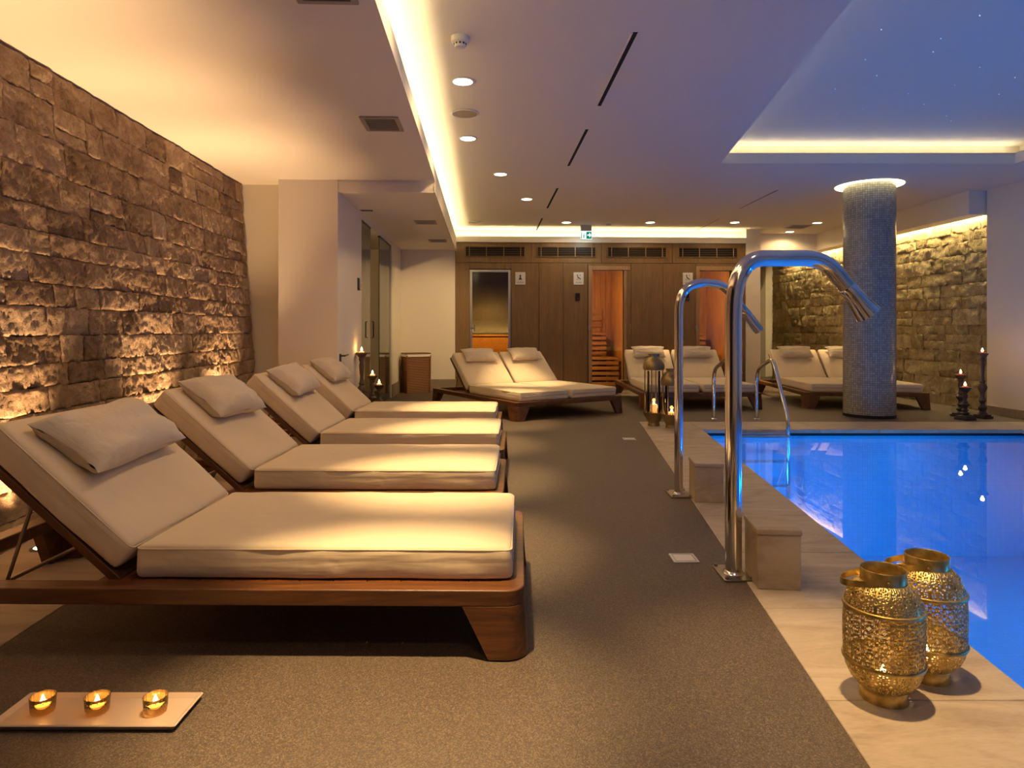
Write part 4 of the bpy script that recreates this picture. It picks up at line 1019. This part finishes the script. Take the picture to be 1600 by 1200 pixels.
shower((260.5 * D_2 / F, D_2), D_2, [(1060.5, 772), (1060.5, 442, (.14, .95)), (1103, 442, (.0, .35)), (1133, 446, (.4, .45)), (1169, 494)], .0275, (.12, .030), 'farther steel shower spout, behind the nearest one')

# stone blocks (camera-aligned skew like the pool edge)
def block(q0, D0, dep, wd, hgt, label):
    X0 = (q0 - 800) * D0 / F; b = W(X0 + wd / 2, D0 + dep / 2); t_ = thing('stone_block', label, 'stone block', (b.x, b.y, .003), -TH - math.atan(.1) )
    o = obj('block_body', MB().box(-wd / 2, wd / 2, -dep / 2, dep / 2, 0, hgt - .024), M['block'], t_, bevel=.004)
    obj('cap_slab', MB().box(-wd / 2 - .004, wd / 2 + .004, -dep / 2 - .004, dep / 2 + .004, hgt - .0235, hgt), M['block'], t_, bevel=.005, seg=3)
block(1189, 2.66, .21, .170, .243, 'beige stone block beside the nearest shower spout'); block(1089, 4.0, .21, .17, .238, 'beige stone block behind the shower posts')

# floor sockets
for q, rz, lb in (((1068.5, 872.5), 0, 'square pale steel floor plate near the first shower'), ((983, 686), 0, 'square pale floor plate far down the walkway')):
    p = PZ(*q, 0); t_ = thing('floor_plate', lb, 'floor plate', (p.x, p.y, 0), -TH, 'square floor plates')
    obj('plate', MB().prism(rrect(-.058, .058, -.058, .058, .006, 2), 0, .004), M['white'], t_, bevel=.001)
    mbx = MB(); ring_slab(mbx, rrect(-.048, .048, -.048, .048, .004, 2), rrect(-.043, .043, -.043, .043, .004, 2), .0035, .0055); obj('raised_rim', mbx, M['steel'], t_)

# ------------------------------------------------------------------ pool ladder
lad = thing('pool_ladder', 'steel pool ladder with two handrails at the far pool edge', 'ladder', W(2.61, 7.74, 0), -TH)
for sx in (-.25, .25):
    D0 = 7.74
    P = [Vector((sx, 0, 0)), Vector((sx, 0, .50)), Vector((sx, -.06, .60)), Vector((sx, -.42, .715)), Vector((sx, -.50, .70)), Vector((sx, -.56, .62)), Vector((sx, -.86, .16)), Vector((sx, -.88, .08)), Vector((sx, -.89, -.95))]
    sm = [P[0]]
    for i in range(1, len(P) - 1):
        a = P[i] + (P[i - 1] - P[i]) * min(.45, .07 / (P[i - 1] - P[i]).length); b = P[i] + (P[i + 1] - P[i]) * min(.45, .07 / (P[i + 1] - P[i]).length)
        for k in range(6): t_ = k / 5; sm.append(a * (1 - t_) ** 2 + P[i] * 2 * t_ * (1 - t_) + b * t_ ** 2)
    sm.append(P[-1])
    obj('handrail', MB().tube(sm, .021, 16), M['chrome'], lad)
    obj('flange', MB().lathe([(.0001, 0), (.045, 0), (.045, .006), (.025, .012), (.02, .02)], 20, (sx, 0, 0)), M['chrome'], lad)
for z in (-.045, -.30, -.55): obj('tread', MB().box(-.25, .25, -.93, -.85, z - .022, z), M['chrome'], lad, bevel=.005)
obj('cross_bar', MB().tube([(-.25, -.89, -.028), (.25, -.89, -.028)], .008, 8), M['chrome'], lad)

# ------------------------------------------------------------------ lights that belong to fittings
for k, (D, v_) in enumerate(((1, 2.1), (2, 3.25), (3, 4.66), (4, 5.86))):
    lbl = ['floor uplight washing the stone wall left of the frame', 'floor uplight behind the nearest lounger head', 'floor uplight between the first and second lounger heads', 'floor uplight behind the third lounger head'][k]
    t_ = thing('wall_uplight', lbl, 'uplight', (LB + .145, v_, .004), 0, 'floor uplights along the stone wall')
    obj('bezel', MB().lathe([(.040, .001), (.055, .001), (.055, .006), (.040, .008), (.040, .001)], 28), M['steel'], t_)
    obj('lens', MB().lathe([(.0001, .005), (.040, .005)], 24), M['uplens'], t_)
    light('SPOT', 'wash', E_UP, C_UP, t_, (0, 0, .03), (0, math.radians(180 - 7), 0), spot_size=math.radians(70), spot_blend=.9, shadow_soft_size=.02)
for k, D in enumerate((.6, 2.6, 4.4, 6.1)):
    p = W(XI(D) - .07, D, -.65); t_ = thing('underwater_light', ['round underwater lamp in the left pool wall, nearest the viewer', 'round underwater lamp below the front shower', 'round underwater lamp below the rear shower', 'round underwater lamp in the left pool wall, nearest the ladder'][k], 'pool light', p, math.atan(.1) * 0 - TH, 'underwater lamps')
    o = obj('lens', MB().lathe([(.0001, .02), (.06, .018), (.09, 0)], 24), M['poollens'], t_); o.rotation_euler = (0, math.pi / 2, 0)
    o = obj('trim', MB().lathe([(.085, 0), (.12, 0), (.12, .012), (.085, .02)], 28), M['steel'], t_); o.rotation_euler = (0, math.pi / 2, 0)
    light('AREA', 'pool_glow', E_POOL, C_POOL, t_, (.06, 0, 0), (0, -math.pi / 2 , 0), shape='DISK', size=.16)
for k, D in enumerate((1.5, 5.0)):
    p = W(XR(D) + .07, D, -.65); t_ = thing('underwater_light', ['round underwater lamp in the right pool wall, the nearer', 'round underwater lamp in the right pool wall, the farther'][k], 'pool light', p, math.pi - TH, 'underwater lamps, right side')
    o = obj('lens', MB().lathe([(.0001, .02), (.06, .018), (.09, 0)], 24), M['poollens'], t_); o.rotation_euler = (0, math.pi / 2, 0)
    light('AREA', 'pool_glow', E_POOL, C_POOL, t_, (.06, 0, 0), (0, -math.pi / 2 , 0), shape='DISK', size=.16)
# lamp added out of view to brighten the room behind the glass
sl = thing('passage_fill_lamp', 'unseen lamp added in the room behind the glass panels', 'downlight', (-2.3, 8.8, ZS2 + .018))
obj('lens', MB().lathe([(.0001, -.004), (.05, -.004), (.055, 0)], 20), M['lens'], sl); light('POINT', 'glow', 14, C_DOWN, sl, (0, 0, -.15), shadow_soft_size=.06)
